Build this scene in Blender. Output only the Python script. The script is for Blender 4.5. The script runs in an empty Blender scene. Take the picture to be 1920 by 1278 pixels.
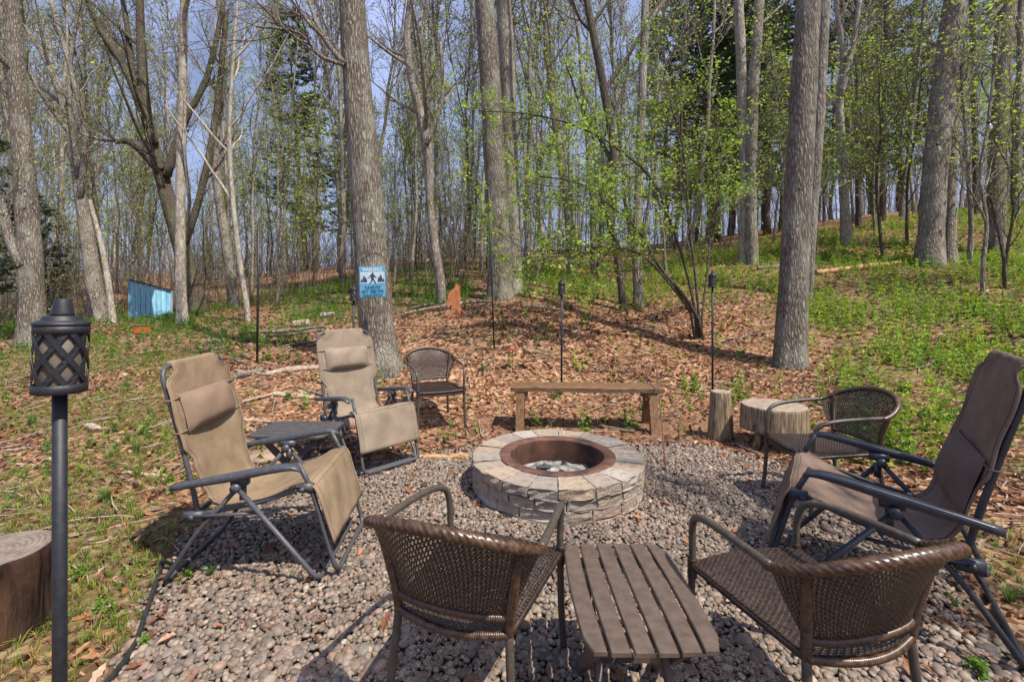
import bpy, math, random
import numpy as np
from mathutils import Vector, Matrix

random.seed(7)
RNG = np.random.default_rng(7)
SC = bpy.context.scene
COL = SC.collection
R = math.radians

# ------------------------------------------------------------------ camera, sky, sun, exposure
CAM_H, FPX, HOR = 1.45, 860.0, 555.0
cam = bpy.data.cameras.new('camera')
cam.sensor_width = 36.0
cam.lens = 36.0 * FPX / 1920.0
cam.shift_y = -(639.0 - HOR) / 1920.0
cam.clip_start = 0.05
cam.clip_end = 1000.0
camo = bpy.data.objects.new('camera', cam)
COL.objects.link(camo)
camo.location = (0, 0, CAM_H)
camo.rotation_euler = (R(90), 0, 0)
SC.camera = camo

SUN_DIR = Vector((0.46, -0.37, 1.0)).normalized()      # towards the sun
w = bpy.data.worlds.new('World')
SC.world = w
w.use_nodes = True
nt = w.node_tree
bg = nt.nodes['Background']
sky = nt.nodes.new('ShaderNodeTexSky')
sky.sky_type = 'NISHITA'
sky.sun_disc = False
sky.sun_elevation = math.asin(SUN_DIR.z)
sky.sun_rotation = math.atan2(SUN_DIR.x, SUN_DIR.y)
sky.air_density = 1.0
sky.dust_density = 2.5
sky.ozone_density = 2.0
tcw = nt.nodes.new('ShaderNodeTexCoord')
cn = nt.nodes.new('ShaderNodeTexNoise')            # thin high cloud
cn.inputs['Scale'].default_value = 2.2
cn.inputs['Detail'].default_value = 6
cn.inputs['Roughness'].default_value = .6
nt.links.new(tcw.outputs['Generated'], cn.inputs['Vector'])
cr = nt.nodes.new('ShaderNodeMapRange')
cr.inputs['From Min'].default_value = .38
cr.inputs['From Max'].default_value = .68
cr.inputs['To Min'].default_value = .22
cr.inputs['To Max'].default_value = .72
nt.links.new(cn.outputs[0], cr.inputs['Value'])
cm = nt.nodes.new('ShaderNodeMix')
cm.data_type = 'RGBA'
cm.inputs['B'].default_value = (6.3, 7.5, 12.4, 1)
nt.links.new(cr.outputs[0], cm.inputs['Factor'])
nt.links.new(sky.outputs[0], cm.inputs['A'])
nt.links.new(cm.outputs['Result'], bg.inputs[0])
bg.inputs[1].default_value = 0.08
sun = bpy.data.lights.new('sun', 'SUN')
sun.energy = 5.0
sun.angle = R(0.6)
sun.color = (1.0, 0.92, 0.79)
suno = bpy.data.objects.new('sun', sun)
COL.objects.link(suno)
suno.rotation_euler = (-SUN_DIR).to_track_quat('-Z', 'Y').to_euler()
SC.view_settings.view_transform = 'Standard'
SC.view_settings.look = 'None'
SC.view_settings.exposure = 0.48
SC.view_settings.gamma = 1.0
SC.view_settings.use_curve_mapping = False
SC.render.engine = 'CYCLES'
SC.cycles.use_denoising = True
SC.cycles.max_bounces = 6
SC.cycles.transparent_max_bounces = 8

# ------------------------------------------------------------------ helpers
def at(px, py, Y):
    return np.array([(px - 960.0) / FPX * Y, Y, CAM_H - (py - HOR) / FPX * Y])

def lin(r, g, b):
    f = lambda c: (c / 255.0) ** 2.2
    return (f(r), f(g), f(b))

def mk(name, V, faces, mat=None, parent=None, smooth=True, cols=None, midx=None):
    """one mesh object; faces = list of (n,3)/(n,4) index arrays; mat = material or list"""
    me = mk_mesh(name, V, faces, mat, smooth, cols, midx)
    o = bpy.data.objects.new(name, me)
    COL.objects.link(o)
    if parent is not None:
        o.parent = parent
    return o

def mk_mesh(name, V, faces, mat=None, smooth=True, cols=None, midx=None):
    V = np.asarray(V, np.float32)
    if isinstance(faces, np.ndarray):
        faces = [faces]
    faces = [np.asarray(f, np.int32) for f in faces if len(f)]
    me = bpy.data.meshes.new(name)
    me.vertices.add(len(V))
    me.vertices.foreach_set('co', V.ravel())
    li = np.concatenate([f.ravel() for f in faces])
    tot = np.concatenate([np.full(len(f), f.shape[1], np.int32) for f in faces])
    start = np.concatenate([[0], np.cumsum(tot)[:-1]]).astype(np.int32)
    me.loops.add(len(li))
    me.loops.foreach_set('vertex_index', li)
    me.polygons.add(len(tot))
    me.polygons.foreach_set('loop_start', start)
    me.polygons.foreach_set('loop_total', tot)
    if midx is not None:
        me.polygons.foreach_set('material_index', np.asarray(midx, np.int32))
    me.polygons.foreach_set('use_smooth', np.full(len(tot), smooth, bool))
    if cols is not None:
        a = me.color_attributes.new('col', 'FLOAT_COLOR', 'POINT')
        c = np.ones((len(V), 4), np.float32)
        c[:, :3] = cols
        a.data.foreach_set('color', c.ravel())
    me.update()
    me.validate()
    if mat is not None:
        for m in (mat if isinstance(mat, (list, tuple)) else [mat]):
            me.materials.append(m)
    return me

def thing(name, label, cat, loc=(0, 0, 0), rz=0.0, group=None, scale=1.0):
    o = bpy.data.objects.new(name, None)
    COL.objects.link(o)
    o.empty_display_size = 0.1
    o.location = loc
    o.rotation_euler = (0, 0, rz)
    o.scale = (scale,) * 3
    return tag(o, label, cat, group)

def tag(o, label, cat, group=None, kind=None):
    if label: o['label'] = label
    if cat: o['category'] = cat
    if group: o['group'] = group
    if kind: o['kind'] = kind
    return o

def copy_tree(o, parent=None):
    c = o.copy()
    COL.objects.link(c)
    if parent is not None:
        c.parent = parent
    for ch in o.children:
        copy_tree(ch, c)
    return c

class MB:
    def __init__(s):
        s.V, s.F, s.n = [], [], 0
    def add(s, V, *Fs):
        V = np.asarray(V, float).reshape(-1, 3)
        for f in Fs:
            if len(f):
                s.F.append(np.asarray(f, int) + s.n)
        s.V.append(V)
        s.n += len(V)
        return s
    def tube(s, P, r, k=8, cap=True):
        V, F = tube(P, r, k)
        s.add(V, F)
        if cap:
            n = len(P)
            base = s.n - len(V)
            P = np.asarray(P, float)
            s.add(np.array([P[0], P[-1]]))
            c0, c1 = s.n - 2, s.n - 1
            j = np.arange(k)
            s.F.append(np.stack([base + (j + 1) % k, base + j, np.full(k, c0)], 1))
            o = base + (n - 1) * k
            s.F.append(np.stack([o + j, o + (j + 1) % k, np.full(k, c1)], 1))
        return s
    def box(s, c, size, M=None):
        d = np.array([[x, y, z] for z in (-.5, .5) for y in (-.5, .5) for x in (-.5, .5)]) * np.array(size)
        if M is not None:
            d = d @ np.array(M).T
        s.add(d + np.array(c), np.array([[0, 2, 3, 1], [4, 5, 7, 6], [0, 1, 5, 4], [2, 6, 7, 3], [0, 4, 6, 2], [1, 3, 7, 5]]))
        return s
    def lathe(s, prof, k=24, c=(0, 0, 0), cap=True):
        prof = np.asarray(prof, float)
        a = np.arange(k) * 2 * math.pi / k
        V = np.stack([np.outer(prof[:, 0], np.cos(a)), np.outer(prof[:, 0], np.sin(a)), np.repeat(prof[:, 1][:, None], k, 1)], 2).reshape(-1, 3) + np.array(c)
        n = len(prof)
        i, j = np.meshgrid(np.arange(n - 1), np.arange(k), indexing='ij')
        F = np.stack([i * k + j, i * k + (j + 1) % k, (i + 1) * k + (j + 1) % k, (i + 1) * k + j], 2).reshape(-1, 4)
        s.add(V, F)
        return s
    def mesh(s, name, mat, smooth=True):
        return mk_mesh(name, np.concatenate(s.V), s.F, mat, smooth)
    def build(s, name, mat, parent=None, smooth=True):
        return mk(name, np.concatenate(s.V), s.F, mat, parent, smooth)

def tube(P, r, k):
    P = np.asarray(P, float)
    n = len(P)
    r = np.broadcast_to(np.asarray(r, float), (n,))
    T = np.gradient(P, axis=0)
    T /= np.linalg.norm(T, axis=1)[:, None] + 1e-12
    ref = np.eye(3)[np.argmin(np.abs(T[0]))]
    N = np.zeros((n, 3))
    v = ref
    for i in range(n):
        v = v - (v @ T[i]) * T[i]
        v = v / (np.linalg.norm(v) + 1e-12)
        N[i] = v
    B = np.cross(T, N)
    a = np.arange(k) * 2 * math.pi / k
    V = P[:, None] + r[:, None, None] * (np.cos(a)[None, :, None] * N[:, None] + np.sin(a)[None, :, None] * B[:, None])
    i, j = np.meshgrid(np.arange(n - 1), np.arange(k), indexing='ij')
    F = np.stack([i * k + j, i * k + (j + 1) % k, (i + 1) * k + (j + 1) % k, (i + 1) * k + j], 2).reshape(-1, 4)
    return V.reshape(-1, 3), F

def tubes(P, r, k):
    """many tubes at once: P (M,N,3), r (M,N)"""
    M, N = P.shape[:2]
    T = np.gradient(P, axis=1)
    T /= np.linalg.norm(T, axis=2)[..., None] + 1e-12
    ref = np.eye(3)[np.argmin(np.abs(T.mean(1)), axis=1)][:, None]
    n = ref - (ref * T).sum(2)[..., None] * T
    n /= np.linalg.norm(n, axis=2)[..., None] + 1e-12
    b = np.cross(T, n)
    a = np.arange(k) * 2 * math.pi / k
    V = P[:, :, None] + r[:, :, None, None] * (np.cos(a)[:, None] * n[:, :, None] + np.sin(a)[:, None] * b[:, :, None])
    i, j = np.meshgrid(np.arange(N - 1), np.arange(k), indexing='ij')
    f = np.stack([i * k + j, i * k + (j + 1) % k, (i + 1) * k + (j + 1) % k, (i + 1) * k + j], 2).reshape(-1, 4)
    F = (f[None] + (np.arange(M) * N * k)[:, None, None]).reshape(-1, 4)
    return V.reshape(-1, 3), F

def smooth_path(pts, n):
    """Catmull-Rom through pts (m,d), n samples"""
    p = np.asarray(pts, float)
    q = np.vstack([2 * p[0] - p[1], p, 2 * p[-1] - p[-2]])
    m = len(p) - 1
    t = np.linspace(0, m, n)
    i = np.minimum(t.astype(int), m - 1)
    u = (t - i)[:, None]
    a, b, c, d = q[i], q[i + 1], q[i + 2], q[i + 3]
    return 0.5 * (2 * b + (c - a) * u + (2 * a - 5 * b + 4 * c - d) * u ** 2 + (3 * b - a - 3 * c + d) * u ** 3)

def fillet(pts, r, n=5):
    p = [np.asarray(q, float) for q in pts]
    out = [p[0]]
    for i in range(1, len(p) - 1):
        a, b, c = p[i - 1], p[i], p[i + 1]
        la, lc = np.linalg.norm(a - b), np.linalg.norm(c - b)
        d = min(r, la * .48, lc * .48)
        s, e = b + (a - b) / la * d, b + (c - b) / lc * d
        for t in np.linspace(0, 1, n):
            out.append((1 - t) ** 2 * s + 2 * t * (1 - t) * b + t * t * e)
    out.append(p[-1])
    return np.array(out)

def rotz(a):
    c, s = math.cos(a), math.sin(a)
    return np.array([[c, -s, 0], [s, c, 0], [0, 0, 1]])

def fbm(x, y, seed=0, base=1.0, octv=4):
    r = np.random.default_rng(seed)
    s = 0.0
    amp = 1.0
    f = base
    for o in range(octv):
        for k in range(3):
            a = r.uniform(0, 6.28); ph = r.uniform(0, 6.28); fr = f * r.uniform(.7, 1.3)
            s = s + amp * np.sin((x * math.cos(a) + y * math.sin(a)) * fr + ph) / 3
        amp *= .55
        f *= 2.1
    return s

def sstep(a, b, x):
    t = np.clip((x - a) / (b - a), 0, 1)
    return t * t * (3 - 2 * t)

# ------------------------------------------------------------------ materials
def new_mat(name):
    m = bpy.data.materials.new(name)
    m.use_nodes = True
    t = m.node_tree
    return m, t, t.nodes['Principled BSDF']

def nd(t, typ, **kw):
    n = t.nodes.new(typ)
    for k, v in kw.items():
        setattr(n, k, v)
    return n

def ramp(t, stops):
    n = t.nodes.new('ShaderNodeValToRGB')
    e = n.color_ramp.elements
    while len(e) < len(stops):
        e.new(0.5)
    for q, (p, c) in zip(e, stops):
        q.position = p
        q.color = (*c, 1)
    return n

def coords(t, scale=(1, 1, 1), kind='Object'):
    tc = nd(t, 'ShaderNodeTexCoord')
    mp = nd(t, 'ShaderNodeMapping')
    mp.inputs['Scale'].default_value = scale
    t.links.new(tc.outputs[kind], mp.inputs[0])
    return mp.outputs[0]

def noise(t, vec, scale, detail=4, rough=.55, dist=0.0):
    n = nd(t, 'ShaderNodeTexNoise')
    n.inputs['Scale'].default_value = scale
    n.inputs['Detail'].default_value = detail
    n.inputs['Roughness'].default_value = rough
    n.inputs['Distortion'].default_value = dist
    t.links.new(vec, n.inputs['Vector'])
    return n

def bump(t, h, bsdf, strength=.4, dist=.01):
    b = nd(t, 'ShaderNodeBump')
    b.inputs['Strength'].default_value = strength
    b.inputs['Distance'].default_value = dist
    t.links.new(h, b.inputs['Height'])
    t.links.new(b.outputs[0], bsdf.inputs['Normal'])

def noisy(name, c0, c1, scale=20, rough=.7, bmp=.2, stretch=(1, 1, 1), detail=5, metal=0.0, kind='Object', bd=.006, spec=.5, lo=.35, hi=.68):
    m, t, b = new_mat(name)
    v = coords(t, stretch, kind)
    n = noise(t, v, scale, detail, .6)
    r = ramp(t, [(lo, c0), (hi, c1)])
    t.links.new(n.outputs[0], r.inputs[0])
    t.links.new(r.outputs[0], b.inputs['Base Color'])
    b.inputs['Roughness'].default_value = rough
    b.inputs['Metallic'].default_value = metal
    b.inputs['Specular IOR Level'].default_value = spec
    if bmp:
        bump(t, n.outputs[0], b, bmp, bd)
    return m

def bark_mat(name, dark, light, lich, xs=30, zs=4.2, depth=.018, moss=None):
    m, t, b = new_mat(name)
    v = coords(t, (xs, xs, zs))
    nz = noise(t, v, .45, 3, .6)
    mixv = nd(t, 'ShaderNodeMix', data_type='VECTOR')
    mixv.inputs['Factor'].default_value = .35
    t.links.new(v, mixv.inputs['A'])
    sc = nd(t, 'ShaderNodeVectorMath', operation='SCALE')
    sc.inputs['Scale'].default_value = 2.6
    t.links.new(nz.outputs['Color'], sc.inputs[0])
    add = nd(t, 'ShaderNodeVectorMath', operation='ADD')
    t.links.new(v, add.inputs[0]); t.links.new(sc.outputs[0], add.inputs[1])
    vo = nd(t, 'ShaderNodeTexVoronoi', feature='DISTANCE_TO_EDGE')
    vo.inputs['Scale'].default_value = 1.0
    t.links.new(add.outputs[0], vo.inputs['Vector'])
    fine = noise(t, v, 2.2, 5, .65)
    mul = nd(t, 'ShaderNodeMath', operation='MULTIPLY_ADD')
    t.links.new(fine.outputs[0], mul.inputs[0]); mul.inputs[1].default_value = .5
    cl = nd(t, 'ShaderNodeMath', operation='MULTIPLY'); cl.inputs[1].default_value = 1.5
    t.links.new(vo.outputs['Distance'], cl.inputs[0])
    t.links.new(cl.outputs[0], mul.inputs[2])
    r = ramp(t, [(.20, dark), (.72, light)])
    t.links.new(mul.outputs[0], r.inputs[0])
    v2 = coords(t, (1, 1, .6))
    pat = noise(t, v2, 2.6, 6, .62)
    pr = ramp(t, [(.47, (0, 0, 0)), (.6, (1, 1, 1))])
    t.links.new(pat.outputs[0], pr.inputs[0])
    mix = nd(t, 'ShaderNodeMix', data_type='RGBA')
    fac = nd(t, 'ShaderNodeMath', operation='MULTIPLY'); fac.inputs[1].default_value = .9
    t.links.new(pr.outputs[0], fac.inputs[0])
    fac2 = nd(t, 'ShaderNodeMath', operation='MULTIPLY')
    t.links.new(fac.outputs[0], fac2.inputs[0]); t.links.new(fine.outputs[0], fac2.inputs[1])
    t.links.new(fac2.outputs[0], mix.inputs['Factor'])
    t.links.new(r.outputs[0], mix.inputs['A'])
    mix.inputs['B'].default_value = (*lich, 1)
    t.links.new(mix.outputs['Result'], b.inputs['Base Color'])
    b.inputs['Roughness'].default_value = .9
    b.inputs['Specular IOR Level'].default_value = .2
    bump(t, mul.outputs[0], b, 1.0, depth * 1.8)
    return m

def attr_mat(name, rough=.7, trans=0.0, spec=.3, varn=0.0, bscale=0, gain=1.0):
    m, t, b = new_mat(name)
    a = nd(t, 'ShaderNodeAttribute', attribute_name='col')
    src = a.outputs['Color']
    if varn:
        v = coords(t)
        n = noise(t, v, bscale, 4, .6)
        rr = ramp(t, [(.3, (1 - varn,) * 3), (.7, (1 + varn,) * 3)])
        t.links.new(n.outputs[0], rr.inputs[0])
        mx = nd(t, 'ShaderNodeMix', data_type='RGBA', blend_type='MULTIPLY')
        mx.inputs['Factor'].default_value = 1
        t.links.new(src, mx.inputs['A']); t.links.new(rr.outputs[0], mx.inputs['B'])
        src = mx.outputs['Result']
    t.links.new(src, b.inputs['Base Color'])
    b.inputs['Roughness'].default_value = rough
    b.inputs['Specular IOR Level'].default_value = spec
    if trans:
        tr = nd(t, 'ShaderNodeBsdfTranslucent')
        t.links.new(src, tr.inputs['Color'])
        ms = nd(t, 'ShaderNodeMixShader')
        ms.inputs[0].default_value = trans
        out = t.nodes['Material Output']
        t.links.new(b.outputs[0], ms.inputs[1]); t.links.new(tr.outputs[0], ms.inputs[2])
        t.links.new(ms.outputs[0], out.inputs['Surface'])
    return m

M = {}
M['bark'] = bark_mat('bark', (.060, .049, .039), (.32, .278, .228), (.37, .365, .30))
M['bark_pale'] = bark_mat('bark_pale', (.17, .146, .118), (.42, .37, .31), (.47, .46, .40), xs=14, zs=5, depth=.006)
M['bark_dark'] = bark_mat('bark_dark', (.045, .036, .028), (.19, .155, .12), (.13, .15, .07))
M['bark_mid'] = bark_mat('bark_mid', (.10, .085, .068), (.37, .323, .268), (.46, .45, .39), xs=26, zs=3.6)
M['twig'] = noisy('twig', (.085, .070, .056), (.20, .165, .135), 6, .85, 0)
M['twig_grey'] = noisy('twig_grey', (.16, .138, .112), (.31, .27, .225), 6, .85, 0)
M['leaf'] = attr_mat('leaf', .55, .45, .3)
M['needle'] = attr_mat('needle', .6, .2, .3)
M['litter'] = attr_mat('litter', .75, .15, .25, .25, 40)
M['pebble'] = attr_mat('pebble', .62, 0, .35, .22, 60)
M['grass'] = attr_mat('grass', .55, .35, .3)
M['black_metal'] = noisy('black_metal', (.009, .011, .016), (.019, .022, .030), 60, .55, .12)
M['grey_tube'] = noisy('grey_tube', (.050, .052, .060), (.078, .080, .090), 50, .5, .1)
M['arm_plastic'] = noisy('arm_plastic', (.045, .050, .064), (.070, .076, .092), 40, .42, .06)
M['black_tube'] = noisy('black_tube', (.014, .017, .026), (.028, .032, .046), 50, .45, .08)
M['black_plastic'] = noisy('black_plastic', (.018, .021, .032), (.034, .038, .054), 40, .36, .06)
M['bronze_tube'] = noisy('bronze_tube', (.052, .043, .034), (.085, .072, .058), 45, .42, .12)
M['wicker'] = noisy('wicker', (.015, .009, .0065), (.056, .034, .024), 55, .36, .15, spec=.6)
M['wicker_rim'] = noisy('wicker_rim', (.022, .012, .008), (.115, .062, .032), 46, .33, .15, spec=.6)
M['canister'] = noisy('canister', (.075, .062, .047), (.12, .098, .074), 20, .6, .1)
M['table'] = noisy('table', (.078, .055, .044), (.122, .088, .070), 26, .5, .08)
M['table_dark'] = noisy('table_dark', (.050, .045, .046), (.085, .076, .076), 26, .5, .08)
M['steel_rust'] = noisy('steel_rust', (.045, .026, .022), (.17, .072, .050), 9, .75, .25)
M['soot_steel'] = noisy('soot_steel', (.010, .008, .007), (.13, .052, .030), 5, .85, .25)
M['rust'] = noisy('rust', (.28, .085, .035), (.50, .19, .085), 14, .85, .2)
M['pole'] = noisy('pole', (.012, .012, .013), (.028, .028, .030), 30, .5, .05)
M['bench'] = noisy('bench', (.06, .030, .013), (.22, .122, .054), 9, .72, .35, (1.2, 9, 9))
M['bench_leg'] = noisy('bench_leg', (.085, .042, .017), (.26, .145, .062), 9, .75, .35, (9, 9, 1.2))
M['cut_wood'] = noisy('cut_wood', (.20, .15, .105), (.36, .29, .215), 30, .85, .3)
M['old_wood'] = noisy('old_wood', (.085, .060, .036), (.37, .275, .175), 9, .85, .8, (6, 6, .7), bd=.02)
M['log_bark'] = bark_mat('log_bark', (.06, .045, .035), (.27, .215, .165), (.33, .33, .28), 16, 16, .012)
M['drift'] = noisy('drift', (.22, .16, .115), (.46, .37, .29), 7, .85, .35, (3, 3, 3))
M['stump_red'] = bark_mat('stump_red', (.010, .006, .005), (.055, .027, .017), (.09, .05, .03), 9, 1.6, .03)
M['split_log'] = noisy('split_log', (.30, .15, .06), (.55, .34, .17), 7, .8, .3, (2, 6, 6))
M['ash'] = noisy('ash', (.05, .047, .044), (.46, .445, .42), 16, .95, .6, bd=.03)
M['rock'] = noisy('rock', (.19, .115, .085), (.36, .25, .19), 8, .85, .4)
M['edging'] = noisy('edging', (.014, .014, .015), (.03, .03, .03), 30, .6, .1)
M['rope'] = noisy('rope', (.012, .012, .012), (.03, .03, .03), 60, .8, .1)

def fabric(name, c0, c1):
    m, t, b = new_mat(name)
    v = coords(t)
    n = noise(t, v, 7, 5, .6)
    r = ramp(t, [(.34, c0), (.68, c1)])
    t.links.new(n.outputs[0], r.inputs[0])
    t.links.new(r.outputs[0], b.inputs['Base Color'])
    b.inputs['Roughness'].default_value = .85
    b.inputs['Specular IOR Level'].default_value = .2
    fine = noise(t, v, 420, 2, .5)
    big = noise(t, v, 9, 3, .5)
    ad = nd(t, 'ShaderNodeMath', operation='MULTIPLY_ADD')
    t.links.new(big.outputs[0], ad.inputs[0]); ad.inputs[1].default_value = 4.0
    t.links.new(fine.outputs[0], ad.inputs[2])
    bump(t, ad.outputs[0], b, .35, .003)
    return m
M['fabric_tan'] = fabric('fabric_tan', (.185, .133, .082), (.285, .210, .138))
M['fabric_tan2'] = fabric('fabric_tan2', (.195, .152, .112), (.275, .222, .168))
M['pillow_tan'] = fabric('pillow_tan', (.185, .128, .092), (.245, .172, .126))
M['fabric_brown'] = fabric('fabric_brown', (.15, .104, .080), (.225, .163, .128))
M['pillow_brown'] = fabric('pillow_brown', (.115, .078, .064), (.155, .110, .092))

def block_mat():
    m, t, b = new_mat('pit_block')
    oi = nd(t, 'ShaderNodeObjectInfo')
    r = ramp(t, [(0, (.36, .31, .262)), (.25, (.27, .247, .225)), (.5, (.37, .30, .235)), (.75, (.31, .245, .21)), (1, (.39, .365, .33))])
    t.links.new(oi.outputs['Random'], r.inputs[0])
    v = coords(t)
    n = noise(t, v, 22, 8, .7)
    rr = ramp(t, [(.26, (.5, .48, .46)), (.46, (.95, .93, .90)), (.66, (1.2, 1.18, 1.14))])
    t.links.new(n.outputs[0], rr.inputs[0])
    mx = nd(t, 'ShaderNodeMix', data_type='RGBA', blend_type='MULTIPLY')
    mx.inputs['Factor'].default_value = 1
    t.links.new(r.outputs[0], mx.inputs['A']); t.links.new(rr.outputs[0], mx.inputs['B'])
    t.links.new(mx.outputs['Result'], b.inputs['Base Color'])
    b.inputs['Roughness'].default_value = .95
    b.inputs['Specular IOR Level'].default_value = .15
    n2 = noise(t, v, 45, 6, .7)
    bump(t, n2.outputs[0], b, .9, .016)
    return m
M['pit_block'] = block_mat()

def shed_mat():
    m, t, b = new_mat('shed_blue')
    v = coords(t, (6, 6, .8))
    n = noise(t, v, 2.2, 6, .65)
    r = ramp(t, [(.28, (.17, .42, .62)), (.46, (.24, .58, .84)), (.72, (.48, .72, .86))])
    t.links.new(n.outputs[0], r.inputs[0])
    oi = nd(t, 'ShaderNodeObjectInfo')
    rr = ramp(t, [(0, (.85, .85, .85)), (1, (1.1, 1.1, 1.1))])
    t.links.new(oi.outputs['Random'], rr.inputs[0])
    mx = nd(t, 'ShaderNodeMix', data_type='RGBA', blend_type='MULTIPLY')
    mx.inputs['Factor'].default_value = 1
    t.links.new(r.outputs[0], mx.inputs['A']); t.links.new(rr.outputs[0], mx.inputs['B'])
    t.links.new(mx.outputs['Result'], b.inputs['Base Color'])
    b.inputs['Roughness'].default_value = .8
    return m
M['shed'] = shed_mat()
M['sign_blue'] = noisy('sign_blue', (.055, .26, .45), (.16, .45, .64), 6, .5, 0)
M['sign_pale'] = noisy('sign_pale', (.42, .55, .66), (.60, .70, .76), 8, .5, 0)
M['sign_white'] = noisy('sign_white', (.62, .72, .78), (.80, .84, .86), 20, .5, 0)
M['sign_dark'] = noisy('sign_dark', (.02, .05, .08), (.04, .09, .13), 20, .5, 0)
M['sign_text'] = noisy('sign_text', (.015, .10, .20), (.03, .16, .28), 20, .5, 0)
M['orange'] = noisy('orange', (.42, .10, .02), (.60, .17, .04), 12, .7, .1)
M['galv'] = noisy('galv', (.22, .24, .25), (.36, .38, .39), 20, .5, .05)
M['red'] = noisy('red', (.30, .03, .03), (.45, .06, .05), 20, .5, .05)
gm, gt, gb = new_mat('bulb_glass')
gb.inputs['Base Color'].default_value = (.9, .92, .93, 1)
gb.inputs['Transmission Weight'].default_value = 1.0
gb.inputs['Roughness'].default_value = .02
gb.inputs['IOR'].default_value = 1.12
M['bulb'] = gm

# ------------------------------------------------------------------ terrain
ctrl_px = [  # (px, py, Y) read off the picture
    (45, 645, 9.5), (180, 604, 14), (280, 606, 16.5), (345, 607, 12.5), (400, 555, 22), (400, 528, 32), (120, 560, 26),
    (485, 680, 7), (725, 690, 6.7), (600, 612, 11), (450, 745, 5.6), (280, 770, 5.3), (60, 760, 5.4), (750, 575, 12), (640, 545, 15),
    (940, 557, 11), (850, 505, 18), (900, 478, 30), (1055, 722, 6.6), (1340, 740, 6.0), (1480, 685, 7), (930, 655, 7.2),
    (1180, 574, 11), (1200, 505, 17), (1400, 492, 14), (1740, 500, 11.5), (1600, 455, 16), (1880, 395, 22), (1700, 395, 25), (1880, 475, 13),
    (1900, 700, 5.6), (1900, 565, 8.5), (1650, 590, 8.8), (1480, 425, 28), (1200, 470, 30), (640, 500, 30)]
C3 = [tuple(at(*c)) for c in ctrl_px]
C3 += [(x, y, 0.0) for x, y in ((-2, 0), (2, 0), (0, -6), (-6, -6), (6, -6), (0, 2), (.5, 3.2), (-1.8, 3), (2.2, 3), (.8, 4.8), (-1, 4.6))]
C3 += [(-5, 2.5, .02), (-7, 0, .05), (5, 1, .55), (7, -2, .8), (-12, 6, .15), (14, 4, 2.3), (18, 12, 4.2),
       (-45, 45, 3.0), (-20, 60, 4.0), (0, 60, 6.2), (25, 60, 8.0), (55, 50, 8.5), (-60, 110, 7), (0, 110, 9), (60, 110, 10.5), (-40, 10, 0.3), (45, 10, 7.0), (-40, -15, 0), (40, -15, 3)]
C3 = np.array(C3)
def _phi(r2):
    return 0.5 * r2 * np.log(r2 + 1e-9)
_n = len(C3)
_d2 = ((C3[:, None, :2] - C3[None, :, :2]) ** 2).sum(2)
_A = np.zeros((_n + 3, _n + 3))
_A[:_n, :_n] = _phi(_d2) + np.eye(_n) * .8
_A[:_n, _n] = 1; _A[:_n, _n + 1:] = C3[:, :2]
_A[_n:, :_n] = _A[:_n, _n:].T
_W = np.linalg.solve(_A, np.concatenate([C3[:, 2], np.zeros(3)]))
def hgt(X, Y):
    X = np.asarray(X, float); Y = np.asarray(Y, float)
    sh = np.broadcast(X, Y).shape
    x = np.clip(np.broadcast_to(X, sh).ravel(), -60, 60); y = np.clip(np.broadcast_to(Y, sh).ravel(), -15, 110)
    z = np.zeros(len(x))
    for i in range(0, len(x), 20000):
        xx, yy = x[i:i + 20000], y[i:i + 20000]
        d2 = (xx[:, None] - C3[None, :, 0]) ** 2 + (yy[:, None] - C3[None, :, 1]) ** 2
        z[i:i + 20000] = _phi(d2) @ _W[:_n] + _W[_n] + _W[_n + 1] * xx + _W[_n + 2] * yy
    d = np.sqrt((x - .3) ** 2 + ((y - 2.0) / 1.15) ** 2)
    wgt = sstep(2.25, 3.7, d)
    z = z * wgt + wgt * (.035 * fbm(x, y, 3, 1.3, 3) + .012 * fbm(x, y, 5, 6, 2)) * sstep(2.4, 4, d)
    return z.reshape(sh)
def h1(x, y):
    return float(hgt(np.array([x]), np.array([y]))[0])
def gp(px, Y, dz=0.0):
    x = (px - 960.0) / FPX * Y
    return np.array([x, Y, h1(x, Y) + dz])

PAD = np.array([(-1.45, .6), (-1.50, 1.75), (-1.72, 2.2), (-2.0, 2.75), (-1.88, 3.2), (-1.55, 3.65), (-1.25, 4.05), (-.6, 4.35), (.2, 4.5), (1.0, 4.52),
                (1.8, 4.45), (2.3, 4.05), (2.75, 3.6), (2.85, 3.1), (2.55, 2.6), (2.2, 2.2), (1.95, 1.8), (1.9, .6)])
def in_pad(x, y):
    inside = np.zeros(np.shape(x), bool)
    n = len(PAD)
    for i in range(n):
        x0, y0 = PAD[i]; x1, y1 = PAD[(i + 1) % n]
        c = ((y0 > y) != (y1 > y)) & (x < (x1 - x0) * (y - y0) / (y1 - y0 + 1e-12) + x0)
        inside ^= c
    return inside
def pad_dist(x, y):
    """signed distance to the pad outline, positive inside"""
    d = np.full(np.shape(x), 1e9)
    n = len(PAD)
    for i in range(n):
        a, b = PAD[i], PAD[(i + 1) % n]
        ab = b - a
        t = np.clip(((x - a[0]) * ab[0] + (y - a[1]) * ab[1]) / (ab @ ab), 0, 1)
        d = np.minimum(d, np.hypot(x - a[0] - t * ab[0], y - a[1] - t * ab[1]))
    return np.where(in_pad(x, y), d, -d)

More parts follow.
